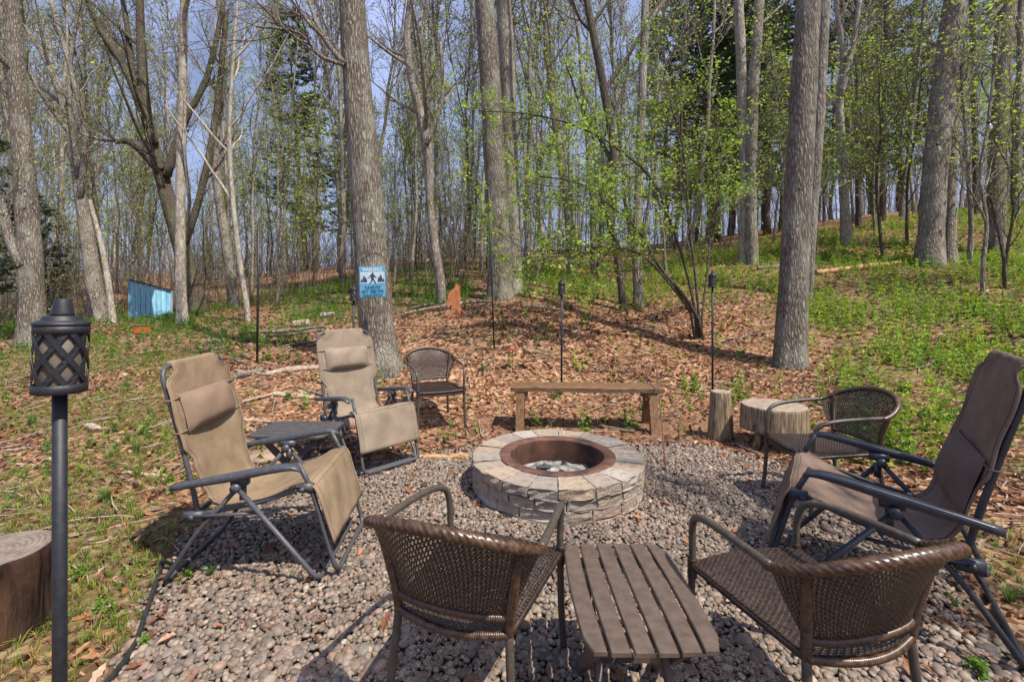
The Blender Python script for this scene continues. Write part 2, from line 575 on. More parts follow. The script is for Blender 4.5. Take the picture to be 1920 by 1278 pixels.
def green(X, Y):
    """how much fresh green ground cover grows here, 0..1"""
    Yc = np.maximum(Y, .5)
    px = 960 + FPX * X / Yc
    g = 0 * X
    g = np.maximum(g, sstep(1380, 1560, px) * sstep(7.0, 8.4, Y) * (1 - sstep(13, 17, Y)))
    g = np.maximum(g, .7 * sstep(1330, 1500, px) * sstep(11, 13, Y) * (1 - sstep(19, 24, Y)))
    g = np.maximum(g, .75 * sstep(1500, 1620, px) * sstep(3.2, 4.4, Y) * (1 - sstep(7.5, 9, Y)))
    g = np.maximum(g, .9 * sstep(930, 1000, px) * (1 - sstep(1450, 1600, px)) * sstep(10.0, 12, Y) * (1 - sstep(17, 22, Y)))
    g = np.maximum(g, .9 * sstep(470, 560, px) * (1 - sstep(860, 930, px)) * sstep(10.2, 11.5, Y) * (1 - sstep(15, 18, Y)))
    g = np.maximum(g, .9 * sstep(60, 150, px) * (1 - sstep(330, 420, px)) * sstep(11.3, 12.2, Y) * (1 - sstep(16, 17, Y)))
    g = np.maximum(g, .55 * (1 - sstep(450, 640, px)) * sstep(6.5, 9, Y) * (1 - sstep(12, 14, Y)))
    g = np.maximum(g, .5 * (1 - sstep(900, 1000, px)) * sstep(13, 15, Y) * (1 - sstep(20, 25, Y)))
    return np.clip(g * (.72 + .55 * fbm(X, Y, 11, 1.4, 3)), 0, 1)
def lawn(X, Y):
    px = 960 + FPX * X / np.maximum(Y, .5)
    g = (1 - sstep(330, 520, px)) * sstep(1.0, 1.6, Y) * (1 - sstep(8, 10, Y))
    g = np.maximum(g, .8 * sstep(2.1, 2.5, X) * (1 - sstep(3.2, 3.8, Y)))
    return np.clip(g * (.68 + .9 * fbm(X, Y, 21, 2.2, 3)), 0, 1)

def build_ground():
    gx = np.concatenate([-np.geomspace(160, 3.3, 60), np.linspace(-3.2, 3.4, 110), np.geomspace(3.5, 160, 60)])
    gy = np.concatenate([np.linspace(-40, 0, 16)[:-1], np.linspace(0, 6, 90), np.geomspace(6.07, 320, 130)])
    X, Y = np.meshgrid(gx, gy)
    Z = hgt(X, Y)
    pd = pad_dist(X, Y)
    inpad = sstep(-.1, .12, pd)
    Z = Z - .012 * inpad
    n0, n1 = X.shape
    V = np.stack([X, Y, Z], 2).reshape(-1, 3)
    i, j = np.meshgrid(np.arange(n0 - 1), np.arange(n1 - 1), indexing='ij')
    F = np.stack([i * n1 + j, i * n1 + j + 1, (i + 1) * n1 + j + 1, (i + 1) * n1 + j], 2).reshape(-1, 4)
    dirt = np.exp(-(((X - 1.2) / 1.6) ** 2 + ((Y - 5.0) / .55) ** 2)) + np.exp(-(((X + 4.9) / 1.0) ** 2 + ((Y - 5.0) / .25) ** 2))
    cols = np.stack([np.maximum(green(X, Y), .75 * lawn(X, Y)), inpad, np.clip(dirt, 0, 1)], 2).reshape(-1, 3)
    m, t, b = new_mat('ground')
    v = coords(t)
    vo = nd(t, 'ShaderNodeTexVoronoi')
    vo.inputs['Scale'].default_value = 24
    t.links.new(v, vo.inputs['Vector'])
    sep = nd(t, 'ShaderNodeSeparateColor')
    t.links.new(vo.outputs['Color'], sep.inputs[0])
    rl = ramp(t, [(0, (.055, .032, .02)), (.3, (.15, .08, .048)), (.6, (.26, .145, .085)), (.85, (.38, .23, .145)), (1, (.48, .34, .24))])
    t.links.new(sep.outputs[0], rl.inputs[0])
    nb = noise(t, v, 1.1, 5, .6)
    rb = ramp(t, [(.3, (.62, .58, .55)), (.7, (1.15, 1.1, 1.02))])
    t.links.new(nb.outputs[0], rb.inputs[0])
    mx = nd(t, 'ShaderNodeMix', data_type='RGBA', blend_type='MULTIPLY'); mx.inputs['Factor'].default_value = 1
    t.links.new(rl.outputs[0], mx.inputs['A']); t.links.new(rb.outputs[0], mx.inputs['B'])
    a = nd(t, 'ShaderNodeAttribute', attribute_name='col')
    sc = nd(t, 'ShaderNodeSeparateColor'); t.links.new(a.outputs['Color'], sc.inputs[0])
    ng = noise(t, v, 30, 4, .7)
    rg = ramp(t, [(.3, (.075, .06, .03)), (.7, (.15, .15, .06))])
    t.links.new(ng.outputs[0], rg.inputs[0])
    fg = nd(t, 'ShaderNodeMath', operation='MULTIPLY'); fg.inputs[1].default_value = .75
    t.links.new(sc.outputs[0], fg.inputs[0])
    mg = nd(t, 'ShaderNodeMix', data_type='RGBA')
    t.links.new(fg.outputs[0], mg.inputs['Factor']); t.links.new(mx.outputs['Result'], mg.inputs['A']); t.links.new(rg.outputs[0], mg.inputs['B'])
    nd_ = noise(t, v, 14, 6, .65)
    rd = ramp(t, [(.3, (.11, .058, .035)), (.7, (.235, .135, .085))])
    t.links.new(nd_.outputs[0], rd.inputs[0])
    md = nd(t, 'ShaderNodeMix', data_type='RGBA')
    t.links.new(sc.outputs[2], md.inputs['Factor']); t.links.new(mg.outputs['Result'], md.inputs['A']); t.links.new(rd.outputs[0], md.inputs['B'])
    mp = nd(t, 'ShaderNodeMix', data_type='RGBA')
    rp = ramp(t, [(.3, (.06, .05, .042)), (.7, (.15, .125, .105))])
    t.links.new(nd_.outputs[0], rp.inputs[0])
    t.links.new(sc.outputs[1], mp.inputs['Factor']); t.links.new(md.outputs['Result'], mp.inputs['A']); t.links.new(rp.outputs[0], mp.inputs['B'])
    t.links.new(mp.outputs['Result'], b.inputs['Base Color'])
    b.inputs['Roughness'].default_value = .95
    b.inputs['Specular IOR Level'].default_value = .1
    bump(t, vo.outputs['Distance'], b, .5, .03)
    g = mk('ground', V, F, m, None, True, cols)
    g['kind'] = 'structure'
build_ground()

# ------------------------------------------------------------------ scatter
def scatter(name, templates, pos, yaw, tilt, scale, cols, mat, smooth=False, shade=None):
    """templates: list of (V, F) ; each instance picks one; returns one mesh object"""
    Vs, Fs, Cs, off = [], [], [], 0
    K = len(pos)
    pick = RNG.integers(0, len(templates), K)
    for ti, (tv, tf) in enumerate(templates):
        ix = np.where(pick == ti)[0]
        if not len(ix):
            continue
        tv = np.asarray(tv, float)
        cy, sy = np.cos(yaw[ix]), np.sin(yaw[ix])
        ax, ay = tilt[ix, 0], tilt[ix, 1]
        v = tv[None] * scale[ix].reshape(len(ix), 1, -1)
        x, y, z = v[..., 0], v[..., 1], v[..., 2]
        y, z = y * np.cos(ax)[:, None] - z * np.sin(ax)[:, None], y * np.sin(ax)[:, None] + z * np.cos(ax)[:, None]
        x, z = x * np.cos(ay)[:, None] + z * np.sin(ay)[:, None], -x * np.sin(ay)[:, None] + z * np.cos(ay)[:, None]
        X = x * cy[:, None] - y * sy[:, None]
        Y = x * sy[:, None] + y * cy[:, None]
        v = np.stack([X, Y, z], 2) + pos[ix][:, None]
        n = len(tv)
        Vs.append(v.reshape(-1, 3))
        Cs.append(np.repeat(cols[ix], n, 0))
        Fs.append((np.asarray(tf)[None] + (np.arange(len(ix)) * n)[:, None, None]).reshape(-1, np.shape(tf)[1]) + off)
        off += n * len(ix)
    return mk(name, np.concatenate(Vs), Fs, mat, None, smooth, np.concatenate(Cs))

def ico(sub):
    p = (1 + 5 ** .5) / 2
    v = [np.array(q, float) / math.sqrt(1 + p * p) for q in ((-1, p, 0), (1, p, 0), (-1, -p, 0), (1, -p, 0), (0, -1, p), (0, 1, p), (0, -1, -p), (0, 1, -p), (p, 0, -1), (p, 0, 1), (-p, 0, -1), (-p, 0, 1))]
    f = [(0, 11, 5), (0, 5, 1), (0, 1, 7), (0, 7, 10), (0, 10, 11), (1, 5, 9), (5, 11, 4), (11, 10, 2), (10, 7, 6), (7, 1, 8), (3, 9, 4), (3, 4, 2), (3, 2, 6), (3, 6, 8), (3, 8, 9), (4, 9, 5), (2, 4, 11), (6, 2, 10), (8, 6, 7), (9, 8, 1)]
    for _ in range(sub):
        mid, nf = {}, []
        def m(a, b):
            k = (min(a, b), max(a, b))
            if k not in mid:
                q = v[a] + v[b]
                v.append(q / np.linalg.norm(q)); mid[k] = len(v) - 1
            return mid[k]
        for a, b, c in f:
            ab, bc, ca = m(a, b), m(b, c), m(c, a)
            nf += [(a, ab, ca), (b, bc, ab), (c, ca, bc), (ab, bc, ca)]
        f = nf
    return np.array(v), np.array(f)

def gravel():
    def pebs(sub, n):
        v, f = ico(sub)
        out = []
        for k in range(n):
            r = np.random.default_rng(100 + k)
            q = v.copy()
            for _ in range(5):
                d = r.normal(size=3); d /= np.linalg.norm(d)
                q *= (1 + .17 * r.uniform(-1, 1.2) * np.clip(q @ d, 0, 1) ** 2)[:, None]
            q[:, 2] = np.sign(q[:, 2]) * np.abs(q[:, 2]) ** .85
            out.append((q, f))
        return out
    pitch = .0196
    ys = np.arange(1.35, 4.7, pitch * .87)
    P = []
    for k, y in enumerate(ys):
        xs = np.arange(-2.3, 3.1, pitch) + (k % 2) * pitch / 2
        P.append(np.stack([xs, np.full(len(xs), y)], 1))
    P = np.concatenate(P)
    P += RNG.normal(0, .0063, P.shape)
    d = pad_dist(P[:, 0], P[:, 1])
    pit = np.hypot(P[:, 0] - .345, P[:, 1] - 3.53)
    vis = np.abs(P[:, 0]) < 1.35 * P[:, 1] + .6
    edge = d + .10 * fbm(P[:, 0], P[:, 1], 31, 4, 3)
    keep = (edge > RNG.uniform(-.03, .10, len(P))) & (pit > .648) & vis
    P = P[keep]
    K = len(P)
    z = hgt(P[:, 0], P[:, 1]) + RNG.uniform(-.002, .012, K)
    s = RNG.lognormal(0, .30, K) * .0117 * np.where(P[:, 1] < 2.6, 1.05, 1.0)
    big = RNG.random(K) < .03
    s = np.where(big, s * 1.5, s)
    sc = np.stack([s * RNG.uniform(1.0, 1.4, K), s * RNG.uniform(.8, 1.05, K), s * RNG.uniform(.5, .8, K)], 1)
    pal = np.array([(.30, .265, .235), (.24, .215, .195), (.35, .305, .265), (.27, .22, .19), (.33, .25, .215), (.20, .185, .175), (.39, .355, .32), (.29, .21, .175), (.26, .25, .235), (.47, .44, .405)])
    c = pal[RNG.choice(len(pal), K, p=[.17, .16, .14, .13, .1, .09, .08, .05, .06, .02])] * RNG.uniform(.68, 1.2, (K, 1)) * np.array([.72, .645, .575])
    pos = np.stack([P[:, 0], P[:, 1], z], 1)
    yaw = RNG.uniform(0, 6.28, K)
    tilt = RNG.normal(0, .28, (K, 2))
    near = P[:, 1] < 1.92
    for msk, sub, nm in ((near, 1, 'gravel'), (~near, 0, 'gravel')):
        o = scatter(nm, pebs(sub, 7), pos[msk], yaw[msk], tilt[msk], sc[msk], c[msk], M['pebble'], True)
        tag(o, 'loose rounded grey and tan river pebbles ' + ('in the foreground of the seating circle' if sub else 'around the fire pit and behind it'), 'gravel', None, 'stuff')
gravel()

def leaf_templates():
    out = []
    for k in range(5):
        r = np.random.default_rng(40 + k)
        L = np.array([(-.5, 0), (-.28, .17), (-.12, .12), (.06, .27), (.2, .14), (.34, .17), (.52, 0), (.34, -.16), (.2, -.12), (.04, -.26), (-.14, -.12), (-.3, -.18)])
        L = L * r.uniform(.85, 1.15, L.shape)
        c1, c2 = r.uniform(.1, .55), r.uniform(-.3, .55)
        v = [(x, y, c1 * abs(y) * 1.1 + c2 * x * x + r.normal(0, .025)) for x, y in L] + [(-.05, 0, 0.0), (.2, 0, c2 * .04)]
        n = len(L)
        f = []
        for i in range(n):
            a, b = i, (i + 1) % n
            f.append((a, b, 12 if L[a][0] + L[b][0] < .2 else 13))
        f += [(12, 13, 3), (13, 12, 9)]
        out.append((np.array(v), np.array(f)))
    small = []
    for k in range(4):
        r = np.random.default_rng(60 + k)
        c1, c2 = r.uniform(.1, .6), r.uniform(-.4, .5)
        v = [(-.5, 0, c2 * .25), (-.1, .3, c1 * .3), (.5, 0, c2 * .25), (0, -.28, c1 * .3), (0, 0, 0)]
        small.append((np.array(v), np.array([(0, 4, 1), (1, 4, 2), (2, 4, 3), (3, 4, 0)])))
    return out, small
LEAF_BIG, LEAF_SMALL = leaf_templates()
LIT = np.array([(.40, .205, .115), (.29, .14, .075), (.50, .31, .20), (.15, .075, .045), (.58, .42, .30), (.37, .16, .075), (.46, .24, .12), (.24, .14, .09)])

def litter():
    def put(name, tmpl, K, y0, y1, s0, s1, label, pw):
        u = RNG.random(K)
        Y = (y0 ** pw + u * (y1 ** pw - y0 ** pw)) ** (1 / pw)
        X = RNG.uniform(-1.22, 1.25, K) * (Y + .25)
        pd = pad_dist(X, Y)
        lw = lawn(X, Y); gr = green(X, Y)
        patch = .62 + .5 * fbm(X, Y, 51, 1.1, 3)
        bench_dirt = np.exp(-(((X - 1.2) / 1.7) ** 2 + ((Y - 4.95) / .4) ** 2))
        prob = np.clip(patch, .12, 1) * (1 - .45 * lw) * (1 - .3 * gr) * (1 - .8 * bench_dirt)
        prob = np.where(pd > 0, .035 + .16 * (pd < .15), prob)
        far = X < -1.9
        prob = np.where(far & (Y < 8), prob * .75, prob)
        keep = (RNG.random(K) < prob) & (np.hypot(X - .345, Y - 3.53) > .68)
        X, Y, pd = X[keep], Y[keep], pd[keep]
        n = len(X)
        Z = hgt(X, Y) + RNG.uniform(.002, .022, n) + np.where(pd > 0, .016, 0)
        s = RNG.uniform(s0, s1, n)
        c = LIT[RNG.integers(0, len(LIT), n)] * RNG.uniform(.5, 1.15, (n, 1)) * np.array([.86, .82, .82])
        c = c * np.clip(.95 + .35 * fbm(X, Y, 81, 2.0, 3), .5, 1.2)[:, None]
        c = np.where((X < -1.8)[:, None], c * np.array([.92, .95, .98]), c)
        o = scatter(name, tmpl, np.stack([X, Y, Z], 1), RNG.uniform(0, 6.28, n), RNG.normal(0, .5, (n, 2)), np.repeat(s[:, None], 3, 1), c, M['litter'], False)
        tag(o, label, 'leaf litter', None, 'stuff')
    put('leaf_litter', LEAF_BIG, 34000, 1.4, 7.4, .035, .085, 'dry brown oak leaves lying round the seating circle', 1.9)
    put('leaf_litter', LEAF_SMALL, 60000, 6.6, 22, .05, .12, 'dry brown leaves covering the wooded slope behind the bench', 1.5)
litter()

def grass_blade_tmpl(nb, seed, spread=.5, h=1.0, wd=.05):
    r = np.random.default_rng(seed)
    V, F = [], []
    for k in range(nb):
        a = r.uniform(0, 6.28); b = r.uniform(0, .25) ; l = r.uniform(.5, 1) * h; lean = r.uniform(.1, spread)
        d = np.array([math.cos(a), math.sin(a), 0]); pr = np.array([-d[1], d[0], 0]) * wd * r.uniform(.7, 1.3)
        p0 = d * b * .5
        p1 = p0 + d * lean * .35 * l + np.array([0, 0, l * .6])
        p2 = p0 + d * lean * l + np.array([0, 0, l * (1 - .35 * lean)])
        n = len(V)
        V += [p0 - pr, p0 + pr, p1 - pr * .8, p1 + pr * .8, p2]
        F += [(n, n + 1, n + 3), (n, n + 3, n + 2), (n + 2, n + 3, n + 4)]
    return np.array(V), np.array(F)

def weed_tmpl(seed, tiers=4, per=3, up=1.0):
    r = np.random.default_rng(seed)
    V, F = [], []
    for ti in range(tiers):
        z = up * (ti + .6) / tiers
        for k in range(per):
            a = r.uniform(0, 6.28)
            l = r.uniform(.2, .42) * (1.15 - .5 * ti / tiers); w_ = l * r.uniform(.22, .42)
            d = np.array([math.cos(a), math.sin(a), 0]); pr = np.array([-d[1], d[0], 0]) * w_
            p0 = np.array([0, 0, z - .1]); pm = p0 + d * l * .55 + np.array([0, 0, r.uniform(.02, .18)]); p2 = p0 + d * l + np.array([0, 0, r.uniform(-.12, .12)])
            n = len(V)
            V += [p0, pm + pr * .8, p2, pm - pr * .8]
            F += [(n, n + 1, n + 2), (n, n + 2, n + 3)]
    n = len(V)
    V += [np.array([-.02, 0, 0]), np.array([.02, 0, 0]), np.array([0, 0, up])]
    F += [(n, n + 1, n + 2)]
    return np.array(V), np.array(F)

def greens():
    # leafy ground cover
    K = 62000
    Y = (3.2 ** 1.3 + RNG.random(K) * (23 ** 1.3 - 3.2 ** 1.3)) ** (1 / 1.3)
    X = RNG.uniform(-1.2, 1.25, K) * Y
    g = green(X, Y)
    pd = pad_dist(X, Y)
    keep = (RNG.random(K) < np.maximum(g ** 1.1 * np.clip(.9 + .7 * fbm(X, Y, 93, 3.2, 3), .08, 1), .02 + .05 * np.clip(fbm(X, Y, 91, 1.7, 3), 0, 1))) & (pd < -.15)
    X, Y = X[keep], Y[keep]
    n = len(X)
    px = 960 + FPX * X / Y
    s = RNG.uniform(.08, .25, n) * np.where(px > 1000, 1.0, .85)
    c = np.array([(.30, .42, .055)]) * RNG.uniform(.6, 1.3, (n, 1)) * np.stack([RNG.uniform(.8, 1.25, n), np.ones(n), RNG.uniform(.6, 1.3, n)], 1)
    c = c * np.where((RNG.random(n) < .3)[:, None], np.array([.55, .72, .9]), 1.0)
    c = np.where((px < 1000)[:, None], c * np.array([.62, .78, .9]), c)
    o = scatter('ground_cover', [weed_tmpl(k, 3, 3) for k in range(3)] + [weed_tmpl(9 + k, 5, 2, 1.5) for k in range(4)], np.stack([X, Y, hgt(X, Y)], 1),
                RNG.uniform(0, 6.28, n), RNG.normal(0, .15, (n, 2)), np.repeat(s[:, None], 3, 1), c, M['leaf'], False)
    tag(o, 'bright green leafy spring plants carpeting the slope under the trees', 'ground cover', None, 'stuff')
    # grass blades on the lawn side
    K = 52000
    Y = (1.6 ** 1.5 + RNG.random(K) * (9 ** 1.5 - 1.6 ** 1.5)) ** (1 / 1.5)
    X = RNG.uniform(-1.2, 1.2, K) * Y
    g = lawn(X, Y)
    keep = (RNG.random(K) < g ** 1.2 * .85) & (pad_dist(X, Y) < -.02)
    X, Y = X[keep], Y[keep]
    n = len(X)
    s = RNG.uniform(.03, .085, n)
    c = np.where((RNG.random(n) < .22)[:, None], np.array([(.30, .235, .12)]), np.array([(.17, .27, .05)])) * RNG.uniform(.6, 1.35, (n, 1)) * np.stack([RNG.uniform(.8, 1.6, n), np.ones(n), RNG.uniform(.7, 1.3, n)], 1)
    o = scatter('grass', [grass_blade_tmpl(9, 70 + k, .9, 1.0, .028) for k in range(5)], np.stack([X, Y, hgt(X, Y)], 1), RNG.uniform(0, 6.28, n), RNG.normal(0, .12, (n, 2)), np.repeat(s[:, None], 3, 1), c, M['grass'], False)
    tag(o, 'thin patchy grass mixed with leaves beside the gravel circle', 'grass', None, 'stuff')
greens()

# ------------------------------------------------------------------ trees
def spawn(P, Rr, rng, count, t0, t1, a0, a1, l0, l1, n, rr, up, wig, taper=.55, tip=.25):
    Mn, N = P.shape[:2]
    K = Mn * count
    pi = np.repeat(np.arange(Mn), count)
    t = t0 + (t1 - t0) * ((np.tile(np.arange(count), Mn) + rng.random(K)) / count)
    f = t * (N - 1)
    i = np.minimum(f.astype(int), N - 2)
    u = (f - i)[:, None]
    base = P[pi, i] * (1 - u) + P[pi, i + 1] * u
    rad = Rr[pi, i] * (1 - u[:, 0]) + Rr[pi, i + 1] * u[:, 0]
    T = P[pi, i + 1] - P[pi, i]
    T /= np.linalg.norm(T, axis=1)[:, None] + 1e-9
    q = rng.normal(size=(K, 3))
    q -= (q * T).sum(1)[:, None] * T
    q /= np.linalg.norm(q, axis=1)[:, None] + 1e-9
    a = rng.uniform(a0, a1, K)[:, None]
    d = np.cos(a) * T + np.sin(a) * q
    L = rng.uniform(l0, l1, K) * (1 - taper * t)
    out = np.zeros((K, n, 3))
    out[:, 0] = base
    step = (L / (n - 1))[:, None]
    for k in range(1, n):
        d = d + np.array([0, 0, up]) + rng.normal(0, wig, (K, 3))
        d /= np.linalg.norm(d, axis=1)[:, None]
        out[:, k] = out[:, k - 1] + d * step
    r0 = np.minimum(rad * .7, rr * L)
    rads = r0[:, None] * np.linspace(1, tip, n)[None]
    return out, rads

def leaf_quads(P, rng, size, col, per=1, spread=.05, jit=.35):
    """two-triangle leaves round the points P (K,3)"""
    K = len(P) * per
    c = np.repeat(P, per, 0) + rng.normal(0, spread, (K, 3))
    d = rng.normal(size=(K, 3)); d[:, 2] = d[:, 2] * .5 - .15
    d /= np.linalg.norm(d, axis=1)[:, None]
    s = np.cross(d, rng.normal(size=(K, 3)) * .6 + np.array([0, 0, 1.0]))
    s /= np.linalg.norm(s, axis=1)[:, None] + 1e-9
    L = rng.uniform(.6, 1.25, K)[:, None] * size
    v = np.stack([c, c + d * L * .5 + s * L * .3, c + d * L, c + d * L * .5 - s * L * .3], 1).reshape(-1, 3)
    f = np.arange(K * 4).reshape(K, 4)
    col = np.asarray(col, float)
    cc = col[rng.integers(0, len(col), K)] * rng.uniform(1 - jit, 1 + jit, (K, 1))
    return v, f, np.repeat(cc, 4, 0)

SPRING = [(.29, .42, .045), (.36, .48, .06), (.20, .32, .035), (.40, .47, .10)]
BUD = [(.28, .16, .10), (.22, .22, .09), (.30, .26, .12)]

def crown(root, P1, R1, rng, n2=5, n3=6, l2=(.8, 1.6), l3=(.35, .8), tw=.006, leaf=None, lsize=.06, lper=1, twmat='twig', t2=.15, spread=.08):
    P2, R2 = spawn(P1, R1, rng, n2, t2, 1, .4, 1.0, l2[0], l2[1], 5, .016, .09, .14)
    R2 = np.maximum(R2, tw * 1.4)
    P3, R3 = spawn(P2, R2, rng, n3, .1, 1, .3, .95, l3[0], l3[1], 4, .012, .07, .16)
    R3 = np.maximum(R3, tw) * 1.0
    R3 = R3 * np.linspace(1, .5, 4)[None]
    v2, f2 = tubes(P2, R2, 4)
    v3, f3 = tubes(P3, R3, 3)
    V = [v2, v3]; F = [f2, f3 + len(v2)]
    nv = len(v2) + len(v3)
    cols = [np.full((nv, 3), .2)]
    mi = [np.zeros(len(f2) + len(f3), int)]
    mats = [M[twmat]]
    if leaf is not None:
        frac, pal = leaf
        pts = P3[:, 1:].reshape(-1, 3)
        pts = pts[rng.random(len(pts)) < frac]
        lv, lf, lc = leaf_quads(pts, rng, lsize, pal, lper, spread)
        V.append(lv); F.append(lf + nv); cols.append(lc); mi.append(np.ones(len(lf), int)); mats.append(M['leaf'])
    return mk('crown', np.concatenate(V), F, mats, root, True, np.concatenate(cols), np.concatenate(mi))

def trunk_mesh(root, paths, P1, R1, mat, k=12, name='trunk'):
    mb = MB()
    for P, r in paths:
        mb.tube(P, r, k, True)
    if P1 is not None:
        v, f = tubes(P1, R1, 6)
        mb.add(v, f)
    return mb.build(name, M[mat], root)

def px_path(pts, Y, n, dY=0.0):
    """pts (px,py,width px) -> world path and radii at depth Y (+dY along it)"""
    p = np.array(pts, float)
    m = len(p)
    q = np.zeros((m, 4))
    for i, (px, py, wd) in enumerate(p):
        yy = Y + dY * i / max(1, m - 1)
        q[i, :3] = at(px, py, yy)
        q[i, 3] = wd / FPX * yy / 2 / math.sqrt(1 + ((px - 960) / FPX) ** 2)     # a round stem off the axis draws wider
    s = smooth_path(q, n)
    return s[:, :3], np.maximum(s[:, 3], .004)

def key_tree(name, label, pts, Y, bark='bark', top=17.0, limbs=(), nb=9, bl=(2.0, 4.5), dY=0.3, seed=0, flare=1.12, leaf=(.4, SPRING), n2=4, n3=5,
             twmat='twig', b0=.42, low_twigs=0, lsize=.06, cat='tree', group=None, base_extra=.12):
    rng = np.random.default_rng(1000 + seed)
    P, r = px_path(pts, Y, 22, dY)
    x, y = P[0, 0], P[0, 1]
    z0 = h1(x, y)
    root = thing(name, label, cat, (x, y, z0), 0, group)
    # carry the trunk on above the frame
    d = P[-1] - P[-5]
    d = d / np.linalg.norm(d)
    zt = P[-1, 2]
    n = 10
    if top > zt + .5:
        ext = [P[-1]]
        for i in range(n):
            d = d + rng.normal(0, .035, 3) + np.array([0, 0, .04])
            d /= np.linalg.norm(d)
            ext.append(ext[-1] + d * (top - zt) / n)
        ext = np.array(ext[1:])
        P = np.vstack([P, ext])
        r = np.concatenate([r, np.linspace(r[-1], .03, n + 1)[1:]])
    P[0, 2] = z0 - base_extra
    arc = np.concatenate([[0], np.cumsum(np.linalg.norm(np.diff(P, axis=0), axis=1))])
    arcs = np.linspace(0, arc[-1], 60) ** 1.25
    arcs = arcs / arcs[-1] * arc[-1]
    P = np.stack([np.interp(arcs, arc, P[:, i]) for i in range(3)], 1)
    r = np.interp(arcs, arc, r)
    hz = P[:, 2] - z0
    r = r * (1 + (flare - 1) * np.exp(-np.maximum(hz, 0) / .2))
    r = r * (1 + .025 * np.sin(arcs * 5 + seed) + rng.normal(0, .008, len(r)))
    loc = np.array([x, y, z0])
    # lobed root flare / uneven trunk section
    k = 18
    V, F = tube(P - loc, r, k)
    V = V.reshape(len(P), k, 3)
    ang = np.arange(k) * 2 * math.pi / k
    lob = 1 + (.06 * np.exp(-np.maximum(hz, 0) / .35) + .022)[:, None] * (np.sin(ang * 5 + seed)[None] + .6 * np.sin(ang * 3 + 2 * seed)[None]) + .012 * np.sin(ang[None] * 4 + arcs[:, None] * 2.3)
    ctr = (P - loc)[:, None]
    V = (ctr + (V - ctr) * lob[..., None]).reshape(-1, 3)
    mb = MB().add(V, F)
    src_P, src_R = [], []
    for lp in limbs:
        lP, lr = px_path(lp['pts'], lp.get('Y', Y), 16, lp.get('dY', 0))
        lP = lP - loc
        mb.tube(lP, lr, 9)
        src_P.append(lP); src_R.append(lr)
    P1l, R1l = [], []
    tr = P - loc
    if nb:
        Pt, Rt = spawn(tr[None], r[None], rng, nb, b0, .97, .5, 1.05, bl[0], bl[1], 8, .022, .07, .09, .45)
        P1l.append(Pt); R1l.append(Rt)
    for lP, lr in zip(src_P, src_R):
        i = np.linspace(0, len(lP) - 1, 8).astype(int)
        P1l.append(lP[i][None]); R1l.append(lr[i][None])
        Pt, Rt = spawn(lP[None], lr[None], rng, 5, .3, 1, .35, .9, 1.0, 2.2, 8, .018, .07, .1, .4)
        P1l.append(Pt); R1l.append(Rt)
    if low_twigs:
        Pt, Rt = spawn(tr[None], r[None], rng, low_twigs, .12, .5, .7, 1.3, .6, 1.7, 8, .010, .05, .12, .2)
        P1l.append(Pt); R1l.append(Rt)
    P1 = np.concatenate(P1l) if P1l else None
    if P1 is not None:
        R1 = np.concatenate(R1l)
        v, f = tubes(P1, R1, 6)
        mb.add(v, f)
    mb.build('trunk', M[bark], root)
    if P1 is not None:
        crown(root, P1, R1, rng, n2, n3, leaf=leaf, twmat=twmat, tw=max(.0035, .00034 * Y), lsize=lsize)
    return root

# the big near trunks
T = {}
T['sign'] = key_tree('oak_tree', 'thick oak trunk carrying the blue warning sign', [(714, 690, 78), (706, 610, 68), (698, 500, 65), (686, 350, 61), (670, 160, 54), (660, 0, 50)], 6.75, 'bark', 17, seed=1, flare=1.2,
    limbs=[dict(pts=[(645, 120, 13), (610, 75, 10), (585, 20, 8), (560, -60, 6)], dY=.4), dict(pts=[(645, 122, 9), (600, 105, 7), (560, 62, 5), (480, 50, 4)], dY=-.4)], nb=8, b0=.5)
T['mid'] = key_tree('oak_tree', 'tall dark straight oak left of the leafy shrub, near picture centre', [(938, 560, 50), (935, 450, 44), (927, 300, 40), (917, 120, 38), (908, 0, 35)], 11.0, 'bark', 20, seed=2, flare=1.08, nb=10, b0=.5)
T['midtwin'] = key_tree('oak_tree', 'paler trunk standing close behind the dark central oak', [(962, 545, 36), (958, 400, 33), (953, 200, 31), (945, 0, 28)], 12.2, 'bark_mid', 20, seed=3, nb=10, b0=.5)
T['right'] = key_tree('oak_tree', 'thick rough grey trunk rising behind the stump stool on the right', [(1480, 688, 64), (1484, 600, 60), (1492, 450, 56), (1503, 230, 53), (1516, 0, 47)], 7.0, 'bark', 18, seed=4, flare=1.2, nb=8, b0=.5)
T['rightslim'] = key_tree('grey_tree', 'slender pale trunk hugging the right side of the thick grey trunk', [(1516, 556, 16), (1522, 420, 21), (1533, 250, 24), (1546, 0, 24)], 10.5, 'bark_mid', 19, seed=5, nb=9, b0=.5, flare=1.1)
T['rightbig'] = key_tree('oak_tree', 'massive grey oak trunk on the upper right slope', [(1742, 502, 62), (1748, 400, 52), (1760, 250, 52), (1777, 110, 52), (1792, 0, 50)], 11.6, 'bark_mid', 22, seed=6, flare=1.08, nb=9, b0=.5,
    limbs=[])
T['rightbig2'] = key_tree('grey_tree', 'forked companion stem just right of the massive grey oak', [(1779, 492, 32), (1781, 380, 27), (1786, 260, 27), (1800, 180, 22), (1840, 90, 16), (1880, 0, 12)], 12.0, 'bark_mid', 16, seed=7, nb=7, b0=.45, dY=1)
T['edge'] = key_tree('oak_tree', 'broad brown trunk at the right edge of the picture', [(1866, 475, 42), (1868, 350, 38), (1874, 200, 38), (1886, 0, 40)], 13.2, 'bark', 20, seed=8, nb=8, b0=.5, flare=1.08)
